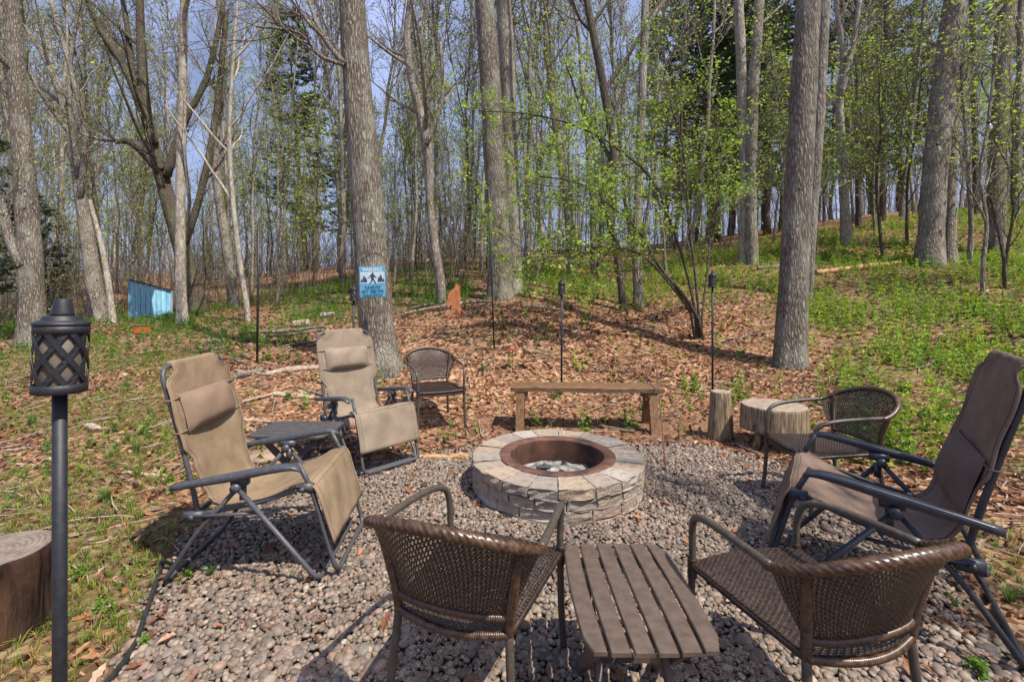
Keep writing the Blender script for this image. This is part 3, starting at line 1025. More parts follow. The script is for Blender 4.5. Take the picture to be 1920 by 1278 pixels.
T['twin1'] = key_tree('grey_tree', 'left stem of the pale twin trunks behind the right torch', [(1395, 492, 24), (1398, 350, 22), (1393, 180, 22), (1385, 0, 18)], 14.0, 'bark_pale', 20, seed=9, nb=9, b0=.5, flare=1.08)
T['twin2'] = key_tree('grey_tree', 'right stem of the pale twin trunks behind the right torch', [(1409, 494, 26), (1408, 350, 22), (1412, 180, 22), (1424, 0, 20)], 13.8, 'bark_mid', 20, seed=10, nb=9, b0=.5, flare=1.08)
T['farleft'] = key_tree('oak_tree', 'big grey oak trunk at the far left behind the near torch', [(58, 642, 64), (60, 560, 54), (52, 420, 50), (40, 250, 42), (20, 0, 35)], 9.6, 'bark', 18, seed=11, flare=1.08, nb=9, b0=.4,
    limbs=[dict(pts=[(45, 500, 34), (20, 450, 26), (2, 390, 24), (-30, 300, 22)])], low_twigs=6)
T['left2'] = key_tree('brown_tree', 'forked brown trunk left of the blue shed', [(186, 602, 44), (172, 500, 33), (155, 390, 28), (138, 280, 22), (118, 190, 18), (85, 110, 14), (40, 40, 10)], 14.3, 'bark_mid', 14.5, seed=12, nb=9, b0=.4, flare=1.08,
    limbs=[dict(pts=[(150, 370, 16), (160, 250, 14), (130, 120, 12), (95, 0, 9)]), dict(pts=[(146, 330, 12), (130, 150, 10), (150, 0, 8)])])
T['snag'] = key_tree('dead_tree', 'pale dead snag leaning beside the blue shed', [(213, 612, 15), (203, 530, 13), (188, 450, 11), (168, 375, 8)], 13.0, 'bark_pale', 0, seed=13, nb=0, flare=1.1)
T['beech'] = key_tree('grey_tree', 'straight slim pale trunk just right of the blue shed', [(342, 608, 24), (338, 500, 21), (339, 300, 19), (346, 0, 15)], 12.5, 'bark_pale', 19, seed=14, nb=9, b0=.55, flare=1.15, twmat='twig_grey')
T['spread'] = key_tree('spreading_tree', 'dark many limbed spreading tree behind the slim pale trunk', [(372, 575, 42), (345, 480, 34), (322, 400, 32), (298, 310, 28), (278, 230, 22), (266, 130, 20), (262, 0, 16)], 14.8, 'bark_dark', 14, seed=15, nb=8, b0=.35, flare=1.08,
    limbs=[dict(pts=[(300, 320, 22), (250, 270, 16), (215, 265, 13)], dY=-.6), dict(pts=[(280, 240, 20), (235, 130, 16), (190, 60, 13), (150, -30, 10)], dY=-.5),
           dict(pts=[(290, 270, 18), (250, 150, 15), (240, 60, 12), (225, -30, 10)], dY=.5), dict(pts=[(312, 330, 20), (345, 230, 15), (390, 140, 12), (420, 0, 9)], dY=.6),
           dict(pts=[(340, 470, 18), (372, 380, 15), (398, 260, 14), (412, 160, 12), (425, 20, 10)], dY=.8)], n2=6, n3=6)
T['left5'] = key_tree('grey_tree', 'mottled slanting trunk left of the tall string light post', [(440, 568, 22), (428, 480, 20), (412, 380, 18), (404, 280, 16), (420, 120, 13), (410, 0, 10)], 16.0, 'bark_mid', 15, seed=16, nb=9, b0=.4)
T['left6'] = key_tree('young_tree', 'thin grey sapling leaning left of the tall string light post', [(466, 592, 12), (448, 480, 11), (436, 370, 10), (430, 250, 9), (438, 100, 7)], 12.0, 'bark_pale', 11, seed=17, nb=8, b0=.35, flare=1.1)
T['crook'] = key_tree('crooked_tree', 'crooked brown tree right of the warning sign', [(829, 545, 19), (815, 460, 17), (806, 380, 15), (803, 290, 18), (786, 205, 17), (768, 130, 14), (763, 60, 13), (770, 0, 12)], 11.2, 'bark_mid', 13, seed=18, nb=9, b0=.4,
    limbs=[dict(pts=[(800, 270, 10), (830, 180, 8), (825, 80, 7)])], n2=5)
T['slimc'] = key_tree('young_tree', 'slender dark tree right of the central oak behind the shrub', [(1072, 508, 15), (1062, 380, 14), (1040, 220, 14), (1025, 80, 12), (1026, 0, 11)], 15.5, 'bark_mid', 17, seed=19, nb=9, b0=.4, twmat='twig_grey')
T['stem1'] = key_tree('dark_tree', 'dark slanting stem of the pair right of the centre torch', [(1170, 575, 15), (1158, 480, 15), (1143, 400, 14), (1152, 300, 14), (1135, 180, 16), (1112, 60, 14), (1100, 0, 12)], 10.6, 'bark_dark', 13, seed=20, nb=9, b0=.35)
T['stem2'] = key_tree('grey_tree', 'straight grey stem of the pair right of the centre torch', [(1197, 572, 20), (1194, 450, 17), (1199, 300, 16), (1206, 120, 15), (1210, 0, 14)], 10.9, 'bark_mid', 18, seed=21, nb=9, b0=.45)
T['fork'] = key_tree('forked_tree', 'pale forked tree on the slope behind the thick grey trunk', [(1588, 462, 26), (1584, 390, 20), (1578, 280, 17), (1574, 190, 16), (1582, 110, 13), (1572, 40, 11)], 16.0, 'bark_pale', 15, seed=22, nb=8, b0=.45,
    limbs=[dict(pts=[(1577, 180, 13), (1600, 80, 11), (1612, 0, 9)]), dict(pts=[(1578, 110, 8), (1620, 60, 7), (1640, 20, 6)])])
for k, (a, b, Y, wd, lab) in enumerate([(1655, 1662, 22, 12, 'dark straight trunk on the skyline left of the massive grey oak'), (1640, 1655, 24, 10, 'thin dark trunk on the skyline beside a thicker dark one'),
                                   (1610, 1606, 20, 11, 'brown slim trunk right of the pale forked tree'), (1690, 1735, 21, 10, 'dark trunk leaning right behind the massive grey oak'),
                                   (1832, 1822, 18, 13, 'dark trunk between the massive oak and the right edge trunk'), (1905, 1915, 16, 16, 'grey trunk half cut by the right picture edge')]):
    key_tree('dark_tree', lab, [(a, 400, wd * 1.2), (a + (b - a) * .4, 250, wd), (b, 0, wd * .8)], Y, 'bark_dark' if k % 2 == 0 else 'bark_mid', 20, seed=30 + k, nb=10, b0=.4)

# young tree at the right with reddish leaning stem
key_tree('young_tree', 'thin leaning sapling right of the massive grey oak', [(1842, 500, 10), (1850, 420, 9), (1838, 330, 8), (1850, 250, 8), (1862, 150, 6)], 9.0, 'bark_mid', 7, seed=40, nb=7, b0=.35, bl=(.8, 2.0), leaf=(.5, SPRING), flare=1.1)
key_tree('dead_tree', 'bare orange brown pole leaning against the right sapling', [(1884, 490, 9), (1872, 430, 8), (1858, 370, 7)], 9.2, 'bark_dark', 0, seed=41, nb=0, flare=1.0)

# ---------------- the leafy shrub at centre right
def shrub():
    rng = np.random.default_rng(77)
    Y = 8.6
    x, y = (1312 - 960) / FPX * Y, Y
    loc = np.array([x, y, h1(x, y)])
    root = thing('leafy_shrub', 'arching understory tree with bright new leaves behind the bench', 'shrub', loc)
    stems = [([(1318, 612, 13), (1285, 560, 12), (1240, 505, 10), (1195, 430, 9), (1150, 390, 7), (1090, 345, 5), (1010, 330, 3)], -.8),
             ([(1308, 606, 10), (1290, 520, 9), (1262, 430, 8), (1225, 340, 7), (1160, 280, 6), (1090, 240, 5), (1000, 215, 4), (900, 208, 3)], .2),
             ([(1312, 608, 9), (1302, 500, 8), (1290, 400, 7), (1285, 300, 6), (1262, 210, 4), (1240, 130, 3)], .8),
             ([(1304, 600, 8), (1262, 540, 7), (1205, 480, 6), (1130, 462, 5), (1050, 470, 4), (970, 470, 3)], -1.2),
             ([(1314, 610, 8), (1325, 520, 7), (1335, 420, 6), (1345, 330, 5), (1360, 260, 3)], 1.0)]
    mb = MB()
    P1, R1 = [], []
    for pts, dY in stems:
        P, r = px_path(pts, Y, 24, dY)
        r = np.maximum(r * .68, .006)
        P = P - loc
        P[0, 2] = -.1
        mb.tube(P, r, 8)
        for a, b in ((6, 13), (13, 23)):
            i = np.linspace(a, b, 8).astype(int)
            P1.append(P[i]); R1.append(r[i])
        Pt, Rt = spawn(P[None], r[None], rng, 14 if dY < .5 else 6, .32, 1, .4, 1.2, .6, 1.6, 8, .010, .02, .12, .2)
        P1 += list(Pt); R1 += list(Rt)
    P1 = np.array(P1); R1 = np.array(R1)
    v, f = tubes(P1, R1, 5)
    mb.add(v, f)
    mb.build('trunk', M['bark_dark'], root)
    pal = [(.24, .39, .045), (.32, .46, .06), (.18, .30, .04), (.38, .48, .09)]
    crown(root, P1, R1, rng, 4, 5, (.4, .9), (.25, .55), .003, leaf=(.62, pal), lsize=.068, lper=5, t2=.05, spread=.038)
shrub()

# ---------------- prototypes for the wood behind
def proto_tree(seed, H, r0, nb, bark, b0, bl, leaf, lsize, twmat, n2, n3, tw, fork=False):
    rng = np.random.default_rng(500 + seed)
    root = bpy.data.objects.new('woodland_tree', None)
    COL.objects.link(root)
    n = 14
    z = np.linspace(-.3, H, n)
    P = np.stack([np.cumsum(rng.normal(0, .024 * H / n * 3, n)), np.cumsum(rng.normal(0, .024 * H / n * 3, n)), z], 1)
    P[:2, :2] = 0
    r = r0 * (1 - z / H * .82)
    r[0] *= 1.4
    paths = [(P, r)]
    P1, R1 = spawn(P[None], r[None], rng, nb, b0, .98, .3, .75, bl[0], bl[1], 8, .014, .11, .08, .5)
    if fork:
        Pf, Rf = spawn(P[None], r[None] * 1.1, rng, 2, .3, .55, .25, .4, H * .5, H * .7, 8, .03, .12, .05, .1)
        P1 = np.concatenate([P1, Pf]); R1 = np.concatenate([R1, Rf])
        Pg, Rg = spawn(Pf, Rf, rng, 6, .2, 1, .4, .8, bl[0] * .7, bl[1] * .7, 8, .02, .08, .08)
        P1 = np.concatenate([P1, Pg]); R1 = np.concatenate([R1, Rg])
    trunk_mesh(root, paths, P1, R1, bark, 8)
    crown(root, P1, R1, rng, n2, n3, (.9, 2.0), (.5, 1.1), tw * .8, leaf, lsize, 1, twmat, spread=.12)
    return root

PROTO = [proto_tree(0, 17, .088, 13, 'bark_pale', .35, (1.8, 3.6), (.5, SPRING), .12, 'twig_grey', 5, 6, .010),
         proto_tree(1, 15, .07, 12, 'bark_pale', .30, (1.6, 3.2), (.6, SPRING), .12, 'twig_grey', 5, 6, .010),
         proto_tree(2, 19, .11, 13, 'bark_mid', .42, (2.0, 4.2), (.4, BUD), .11, 'twig', 5, 6, .011, True),
         proto_tree(3, 13, .06, 13, 'bark_mid', .22, (1.5, 3.0), (.85, SPRING), .12, 'twig', 5, 6, .009),
         proto_tree(4, 16, .08, 12, 'bark_dark', .30, (1.8, 3.6), (.45, SPRING), .11, 'twig', 5, 6, .010, True)]
SAP = [proto_tree(10, 6.5, .05, 16, 'bark_mid', .18, (1.0, 2.1), (.9, SPRING), .10, 'twig', 5, 6, .005),
       proto_tree(11, 5.0, .04, 14, 'bark_dark', .15, (.9, 1.8), (.9, SPRING), .095, 'twig', 5, 6, .005)]

def proto_pine(seed, H):
    rng = np.random.default_rng(900 + seed)
    root = bpy.data.objects.new('pine_tree', None)
    COL.objects.link(root)
    n = 12
    z = np.linspace(-.3, H, n)
    P = np.stack([rng.normal(0, .04, n), rng.normal(0, .04, n), z], 1)
    r = .2 * (1 - z / H * .92)
    B, Rb = [], []
    zz = H * .18
    while zz < H * .98:
        L = 2.9 * (1 - zz / H) ** .7 + .35
        for k in range(rng.integers(4, 7)):
            a = rng.uniform(0, 6.28)
            l = L * rng.uniform(.6, 1.1)
            d = np.array([math.cos(a), math.sin(a), rng.uniform(-.02, .3)])
            t = np.linspace(0, 1, 8)[:, None]
            B.append(np.array([0, 0, zz]) + d * l * t + np.array([0, 0, 1]) * (.14 * l * t ** 2 - .10 * l * t))
            Rb.append(np.linspace(.03, .008, 8) * (.5 + l / 3))
        zz += rng.uniform(.4, .75)
    B = np.array(B); Rb = np.array(Rb)
    trunk_mesh(root, [(P, r)], B, Rb, 'bark_dark', 8)
    # needle tufts
    C, Cr = spawn(B, Rb, rng, 9, .2, 1, .5, 1.1, .25, .6, 4, .01, .05, .1, .2)
    K = len(C)
    tip = np.concatenate([C[:, 2], C[:, 3]])
    per = 13
    c = np.repeat(tip, per, 0)
    d = rng.normal(size=(len(c), 3)); d[:, 2] = np.abs(d[:, 2]) * .7 + .1
    d /= np.linalg.norm(d, axis=1)[:, None]
    s = np.cross(d, rng.normal(size=d.shape)); s /= np.linalg.norm(s, axis=1)[:, None]
    L = rng.uniform(.16, .34, len(c))[:, None]
    v = np.stack([c - s * .026, c + s * .026, c + d * L], 1).reshape(-1, 3)
    f = np.arange(len(c) * 3).reshape(-1, 3)
    col = np.array([(.045, .085, .035)]) * rng.uniform(.6, 1.6, (len(c), 1)) * np.stack([rng.uniform(.8, 1.5, len(c)), np.ones(len(c)), np.ones(len(c))], 1)
    mk('crown', v, f, M['needle'], root, False, np.repeat(col, 3, 0))
    return root
PINE = [proto_pine(0, 17), proto_pine(1, 14)]

used = {}
def place(proto, x, y, rz, sc, label, group, cat='tree', zoff=0.0, name=None):
    first = id(proto) not in used
    o = proto if first else copy_tree(proto)
    used[id(proto)] = 1
    if name: o.name = name
    o.location = (x, y, h1(x, y) + zoff)
    o.rotation_euler = (random.gauss(0, .05), random.gauss(0, .05), rz)
    o.scale = (sc,) * 3
    tag(o, label, cat, group)
    return o

SPOTS = [(90, 'left of the blue shed'), (230, 'right above the blue shed'), (330, 'around the slim pale trunk'), (440, 'left of the tall string light post'), (560, 'between the light post and the sign oak'), (690, 'hidden partly by the sign oak'),
         (790, 'right of the warning sign'), (880, 'left of the central dark oak'), (1000, 'right of the central dark oak'), (1110, 'behind the leafy shrub, left half'), (1230, 'behind the leafy shrub, right half'),
         (1340, 'left of the pale twin trunks'), (1450, 'between the twin trunks and thick grey trunk'), (1560, 'right of the thick grey trunk'), (1680, 'left of the massive grey oak'), (1850, 'at the far right above the slope')]
KIND = ['straight grey', 'pale slim', 'forked tall', 'dark slim', 'dark forked']
def where(px):
    return min(SPOTS, key=lambda s: abs(s[0] - px))[1]

# bare woodland trees filling the wood behind
taken = []
cnt = 0
tries = 0
rr = random.Random(5)
while cnt < 165 and tries < 4000:
    tries += 1
    u = rr.random()
    Y = 15.5 + 38 * u ** 1.15
    px = rr.uniform(-40, 1960)
    x = (px - 960) / FPX * Y
    if px > 1430 and Y < 22: continue
    if px > 1500 and rr.random() < .2: continue
    if 150 < px < 330 and Y < 19: continue
    if any((x - a) ** 2 + (Y - b) ** 2 < (1.1 + .01 * Y) ** 2 for a, b in taken):
        continue
    taken.append((x, Y))
    k = rr.choices(range(5), [3, 3, 2, 3, 2])[0]
    dist = 'nearer' if Y < 24 else ('farther' if Y < 36 else 'distant')
    place(PROTO[k], x, Y, rr.uniform(0, 6.28), rr.uniform(.8, 1.25), f'{dist} {KIND[k]} tree {where(px)}', 'bare trees of the wood behind', name='woodland_tree')
    cnt += 1

sap_spots = [(1280, 25), (1350, 22), (1420, 28), (1545, 23), (1610, 26), (1720, 22), (1800, 24), (1900, 19), (1000, 31), (1130, 33), (660, 33), (240, 33), (80, 30), (430, 24), (480, 28), (560, 25), (700, 26), (820, 24), (930, 27), (300, 26), (180, 27), (1060, 24), (1180, 26), (1400, 25), (1480, 14), (1655, 13), (1765, 14.5), (1880, 9.6), (30, 22), (1590, 20), (760, 31), (500, 34), (880, 34), (360, 32), (520, 14), (590, 17), (740, 15), (780, 19), (860, 16), (890, 21), (1010, 14), (1120, 15), (1250, 13), (1330, 17), (1450, 19), (1530, 15), (1640, 17), (1700, 15), (1820, 11.5), (380, 19), (250, 21), (110, 18), (640, 20), (1290, 21), (970, 19)]
for k, (px, Y) in enumerate(sap_spots):
    x = (px - 960) / FPX * Y
    place(SAP[k % 2], x, Y, rr.uniform(0, 6.28), rr.uniform(.8, 1.3), f'small leafing tree {where(px)}', 'leafing understory trees', name='understory_tree')

pine_spots = [(1300, 29, 1, 1.25, 'broad dark pine above the leafy shrub'), (1400, 21, 0, .85, 'dark pine right between the twin trunks'), (1690, 30, 1, 1.2, 'dark pine crown just left of the massive grey oak'), (575, 30, 0, 1.0, 'dark green pine showing left of the sign oak'), (640, 37, 1, 1.1, 'dark green pine peeking out behind the sign oak'), (1345, 26, 0, 1.05, 'tall dark pine left of the pale twin trunks'),
              (1440, 24, 1, 1.1, 'dense dark pine right of the pale twin trunks'), (1370, 33, 1, 1.3, 'far dark pine filling the gap behind the twin trunks'), (1640, 27, 0, 1.0, 'dark pine crown left of the massive grey oak'), (1500, 30, 0, 1.1, 'dark pine behind the thick grey trunk'),
              (95, 17, 1, .36, 'low dark evergreen right of the far left oak'), (-5, 13, 1, .45, 'dark evergreen cut by the left picture edge'), (1250, 36, 0, 1.2, 'far pine behind the leafy shrub')]
for px, Y, k, s, lab in pine_spots:
    x = (px - 960) / FPX * Y
    place(PINE[k], x, Y, rr.uniform(0, 6.28), s, lab, 'pines in the wood', name='pine_tree')

def far_woods():
    rng = np.random.default_rng(321)
    K = 400
    Y = rng.uniform(44, 88, K)
    X = rng.uniform(-1.25, 1.25, K) * Y
    H = rng.uniform(9, 18, K)
    Z = hgt(X, Y)
    n = 5
    t = np.linspace(0, 1, n)
    P = np.zeros((K, n, 3))
    P[..., 0] = X[:, None] + rng.normal(0, .25, (K, n)) * t
    P[..., 1] = Y[:, None]
    P[..., 2] = Z[:, None] - .2 + H[:, None] * t
    r = (rng.uniform(.05, .13, K))[:, None] * (1 - .85 * t)[None]
    v0, f0 = tubes(P, r, 4)
    P1, R1 = spawn(P, r, rng, 9, .25, 1, .4, .9, 1.8, 4.0, 4, .016, .1, .08)
    R1 = np.maximum(R1, .022)
    v1, f1 = tubes(P1, R1, 3)
    P2, R2 = spawn(P1, R1, rng, 3, .2, 1, .4, .9, .8, 1.8, 3, .016, .08, .1)
    R2 = np.maximum(R2, .014)
    v2, f2 = tubes(P2, R2, 3)
    o = mk('far_woods', np.concatenate([v0, v1, v2]), [f0, f1 + len(v0), f2 + len(v0) + len(v1)], M['twig_grey'], None, True)
    tag(o, 'mass of thin bare grey trees closing off the far woods', 'woods', None, 'stuff')
    # brushy thicket on the slope
    K = 8800
    Y = np.where(rng.random(K) < .5, rng.uniform(13.5, 30, K), rng.uniform(30, 66, K))
    px = np.where(Y > 22, rng.uniform(-40, 1960, K), rng.uniform(-20, 1420, K))
    X = (px - 960) / FPX * Y
    d = .5 + .6 * fbm(X, Y, 71, .5, 3)
    keep = rng.random(K) < np.where((px > 440) & (px < 900), 1.0, np.where(px < 440, .75, .35)) * np.clip(d, .1, 1) * np.where(Y > 34, 2, 1)
    keep &= ~((px > 225) & (px < 335) & (Y < 18))
    X, Y = X[keep], Y[keep]
    K = len(X)
    P = np.zeros((K, 5, 3))
    P[:, 0] = np.stack([X, Y, hgt(X, Y) - .05], 1)
    dd = rng.normal(0, .22, (K, 3)); dd[:, 2] = 1
    L = rng.uniform(.7, 3.8, K) / 4 * np.where(Y > 30, 1.45, 1)
    for k in range(1, 5):
        dd = dd + rng.normal(0, .13, (K, 3)); dd /= np.linalg.norm(dd, axis=1)[:, None]
        P[:, k] = P[:, k - 1] + dd * L[:, None]
    r = (rng.uniform(.006, .014, K) * np.where(Y > 34, 2.2, 1))[:, None] * np.linspace(1, .4, 5)[None]
    v0, f0 = tubes(P, r, 3)
    P1, R1 = spawn(P, r, rng, 4, .25, 1, .4, 1, .3, 1.0, 3, .02, .04, .15)
    R1 = np.maximum(R1, .00028 * P1[:, :, 1])
    v1, f1 = tubes(P1, R1, 3)
    pts = P1[:, 1:].reshape(-1, 3)
    pts = pts[rng.random(len(pts)) < .5]
    lv, lf, lc = leaf_quads(pts, rng, .085, SPRING, 1, .08)
    nv = len(v0) + len(v1)
    o = mk('thicket', np.concatenate([v0, v1, lv]), [f0, f1 + len(v0), lf + nv], [M['twig'], M['leaf']], None, True, np.concatenate([np.full((nv, 3), .2), lc]),
           np.concatenate([np.zeros(len(f0) + len(f1), int), np.ones(len(lf), int)]))
    tag(o, 'tangled brown brush and saplings under the background trees', 'thicket', None, 'stuff')
far_woods()

# ------------------------------------------------------------------ fire pit
PITC = np.array([.345, 3.53, 0.0])
def fire_pit():
    root = thing('fire_pit', 'round stone block fire pit with rusty steel ring in the gravel', 'fire pit', PITC)
    def block(a, r0, r1, hh, seed, rough):
        """wedge block spanning angle a, centred on +X at radius"""
        rng = np.random.default_rng(seed)
        u = np.array([-1, -.9, -.35, .35, .9, 1]); v = np.array([0, .08, .6, .93, 1]); z = np.array([-1, -.82, 0, .84, 1])
        na, nr, nz = len(u), len(v), len(z)
        idx, V, Fq = {}, [], []
        def vert(i, j, k):
            if (i, j, k) not in idx:
                e = (abs(u[i]) == 1) + (v[j] in (0, 1)) + (abs(z[k]) == 1)
                sh = 1 - (.0 if e < 2 else (.05 if e == 2 else .1))
                ang = u[i] * a / 2 * (1 - .03 * (e >= 2))
                rad = r0 + (r1 - r0) * (v[j] - .03 * (e >= 2) * (v[j] == 1) + .02 * (e >= 2) * (v[j] == 0))
                if v[j] > .9:
                    rad += rng.normal(0, rough * (.5 if e >= 2 else 1.0))
                zz = z[k] * hh / 2 * sh + rng.normal(0, rough * .15)
                ang += rng.normal(0, .003)
                idx[(i, j, k)] = len(V)
                V.append((rad * math.cos(ang), rad * math.sin(ang), zz))
            return idx[(i, j, k)]
        for i in range(na - 1):
            for j in range(nr - 1):
                Fq += [[vert(i, j, nz - 1), vert(i, j + 1, nz - 1), vert(i + 1, j + 1, nz - 1), vert(i + 1, j, nz - 1)], [vert(i, j, 0), vert(i + 1, j, 0), vert(i + 1, j + 1, 0), vert(i, j + 1, 0)]]
            for k in range(nz - 1):
                Fq += [[vert(i, nr - 1, k), vert(i + 1, nr - 1, k), vert(i + 1, nr - 1, k + 1), vert(i, nr - 1, k + 1)], [vert(i, 0, k), vert(i, 0, k + 1), vert(i + 1, 0, k + 1), vert(i + 1, 0, k)]]
        for j in range(nr - 1):
            for k in range(nz - 1):
                Fq += [[vert(0, j, k), vert(0, j + 1, k), vert(0, j + 1, k + 1), vert(0, j, k + 1)], [vert(na - 1, j, k), vert(na - 1, j, k + 1), vert(na - 1, j + 1, k + 1), vert(na - 1, j + 1, k)]]
        return np.array(V), np.array(Fq)
    def bevel_mesh(name, V, F):
        return mk_mesh(name, V, F, M['pit_block'], False)
    courses = [(-.017, .0695, .3), (.055, .0695, 0.0), (.127, .0695, .5), (.199, .0695, .15)]
    for ci, (zc, hh, ph) in enumerate(courses):
        rng = np.random.default_rng(ci + 5)
        cap = ci == 3
        nb = 19
        ws = rng.uniform(.82, 1.18, nb)
        ws = ws / ws.sum() * 2 * math.pi
        a = ph * 2 * math.pi / nb
        for k in range(nb):
            V, F = block(ws[k] - .010, .432, .644 + (.006 if cap else -.004 + rng.normal(0, .004)), hh, 200 + ci * 40 + k, .0048)
            me = bevel_mesh('brick', V, F)
            o = bpy.data.objects.new('brick', me)
            COL.objects.link(o)
            o.parent = root
            o.location = (0, 0, zc)
            o.rotation_euler = (rng.normal(0, .006), rng.normal(0, .006), a + ws[k] / 2)
            a += ws[k]
    ring = MB().lathe([(.356, .0), (.356, .232), (.359, .2395), (.437, .2425), (.443, .240), (.444, .2355), (.425, .2345)], 64)
    rg = ring.build('steel_ring', M['steel_rust'], root)
    inner = MB().lathe([(.3555, .226), (.3545, .0)], 64)
    iw = inner.build('ring_wall', M['soot_steel'], rg)
    # ash bed
    rng = np.random.default_rng(12)
    n = 40
    rr_, aa = np.linspace(0, .357, 16), np.arange(n) * 2 * math.pi / n
    V = []
    for r_ in rr_:
        for a in aa:
            x, y = r_ * math.cos(a), r_ * math.sin(a)
            V.append((x, y, .055 + .085 * math.exp(-((x - .04) ** 2 + (y - .03) ** 2) / .02) + .014 * float(fbm(np.array(x), np.array(y), 4, 28, 3))))
    i, j = np.meshgrid(np.arange(len(rr_) - 1), np.arange(n), indexing='ij')
    F = np.stack([i * n + j, i * n + (j + 1) % n, (i + 1) * n + (j + 1) % n, (i + 1) * n + j], 2).reshape(-1, 4)
    o = mk('ash_heap', np.array(V), F, M['ash'])
    o.location = PITC
    tag(o, 'heap of pale grey ash inside the fire pit ring', 'ash', None, 'stuff')
    for k in range(5):
        a = rng.uniform(0, 6.28); L = rng.uniform(.06, .15)
        c = np.array([rng.uniform(-.12, .16), rng.uniform(-.14, .12), .125])
        d = np.array([math.cos(a), math.sin(a), rng.uniform(-.3, .3)])
        V, F = tube(smooth_path([c - d * L / 2, c + rng.normal(0, .008, 3), c + d * L / 2], 6), np.array([.011, .017, .018, .019, .015, .009]) * rng.uniform(.8, 1.3), 7)
        o = MB().add(V, F).tube(np.array([c - d * L / 2, c + d * L / 2]), .009, 7).build('charred_stick', M['edging'] if k % 3 else M['ash'])
        o.location = PITC
        tag(o, 'charred stick end in the fire pit ash', 'stick', 'charred sticks in the fire pit')
        o['_x'] = float(c[0])
fire_pit()

# ------------------------------------------------------------------ wicker chairs
def weave(S, nu, nv, su, sv, amp=.003, wr=.0042, ws=.0035, margin=0.0):
    """woven strips on surface S(u,v) -> (P,N); nu spokes, nv rows"""
    mb_V, mb_F, off = [], [], 0
    k = nu * 3
    u = np.linspace(0, 1, k)
    # rows (weavers)
    rows = []
    for r_ in range(nv):
        v = (r_ + .5) / nv
        ph = np.cos(u * nu * math.pi + (r_ % 2) * math.pi)
        dv = wr / sv
        for ds, lift in ((0, 1),):
            P0, N0 = S(u, np.full(k, v - dv)); Pm, Nm = S(u, np.full(k, v)); P1, N1 = S(u, np.full(k, v + dv))
            o = (amp * ph)[:, None]
            A = P0 + N0 * o * .9
            B = Pm + Nm * (o + .0012)
            Cc = P1 + N1 * o * .9
            D = Pm + Nm * (o - .0016)
            V = np.stack([A, B, Cc, D], 1).reshape(-1, 3)
            i, j = np.meshgrid(np.arange(k - 1), np.arange(4), indexing='ij')
            F = np.stack([i * 4 + j, i * 4 + (j + 1) % 4, (i + 1) * 4 + (j + 1) % 4, (i + 1) * 4 + j], 2).reshape(-1, 4)
            mb_V.append(V); mb_F.append(F + off); off += len(V)
    kk = 10
    vv = np.linspace(0, 1, kk)
    for s_ in range(nu + 1):
        uu = s_ / nu
        du = ws / su
        P0, N0 = S(np.full(kk, max(0, uu - du)), vv); P1, N1 = S(np.full(kk, min(1, uu + du)), vv)
        Pm, Nm = S(np.full(kk, uu), vv)
        V = np.stack([P0, Pm + Nm * .0009, P1, Pm - Nm * .0009], 1).reshape(-1, 3)
        i, j = np.meshgrid(np.arange(kk - 1), np.arange(4), indexing='ij')
        F = np.stack([i * 4 + j, i * 4 + (j + 1) % 4, (i + 1) * 4 + (j + 1) % 4, (i + 1) * 4 + j], 2).reshape(-1, 4)
        mb_V.append(V); mb_F.append(F + off); off += len(V)
    return np.concatenate(mb_V), np.concatenate(mb_F)

def surf(fn):
    def S(u, v):
        e = 1e-3
        P = fn(u, v)
        du = fn(u + e, v) - fn(u - e, v); dv = fn(u, v + e) - fn(u, v - e)
        N = np.cross(du, dv)
        N /= np.linalg.norm(N, axis=1)[:, None] + 1e-12
        return P, N
    return S

def wrapped(P, r, pitch=.007, k=9, amp=.0016):
    """tube with the ring bumps of wound reed"""
    arc = np.concatenate([[0], np.cumsum(np.linalg.norm(np.diff(P, axis=0), axis=1))])
    n = int(arc[-1] / pitch * 3) + 2
    s = np.linspace(0, arc[-1], n)
    Q = np.stack([np.interp(s, arc, P[:, i]) for i in range(3)], 1)
    rad = r + amp * np.cos(s / pitch * 2 * math.pi)
    return Q, rad, k

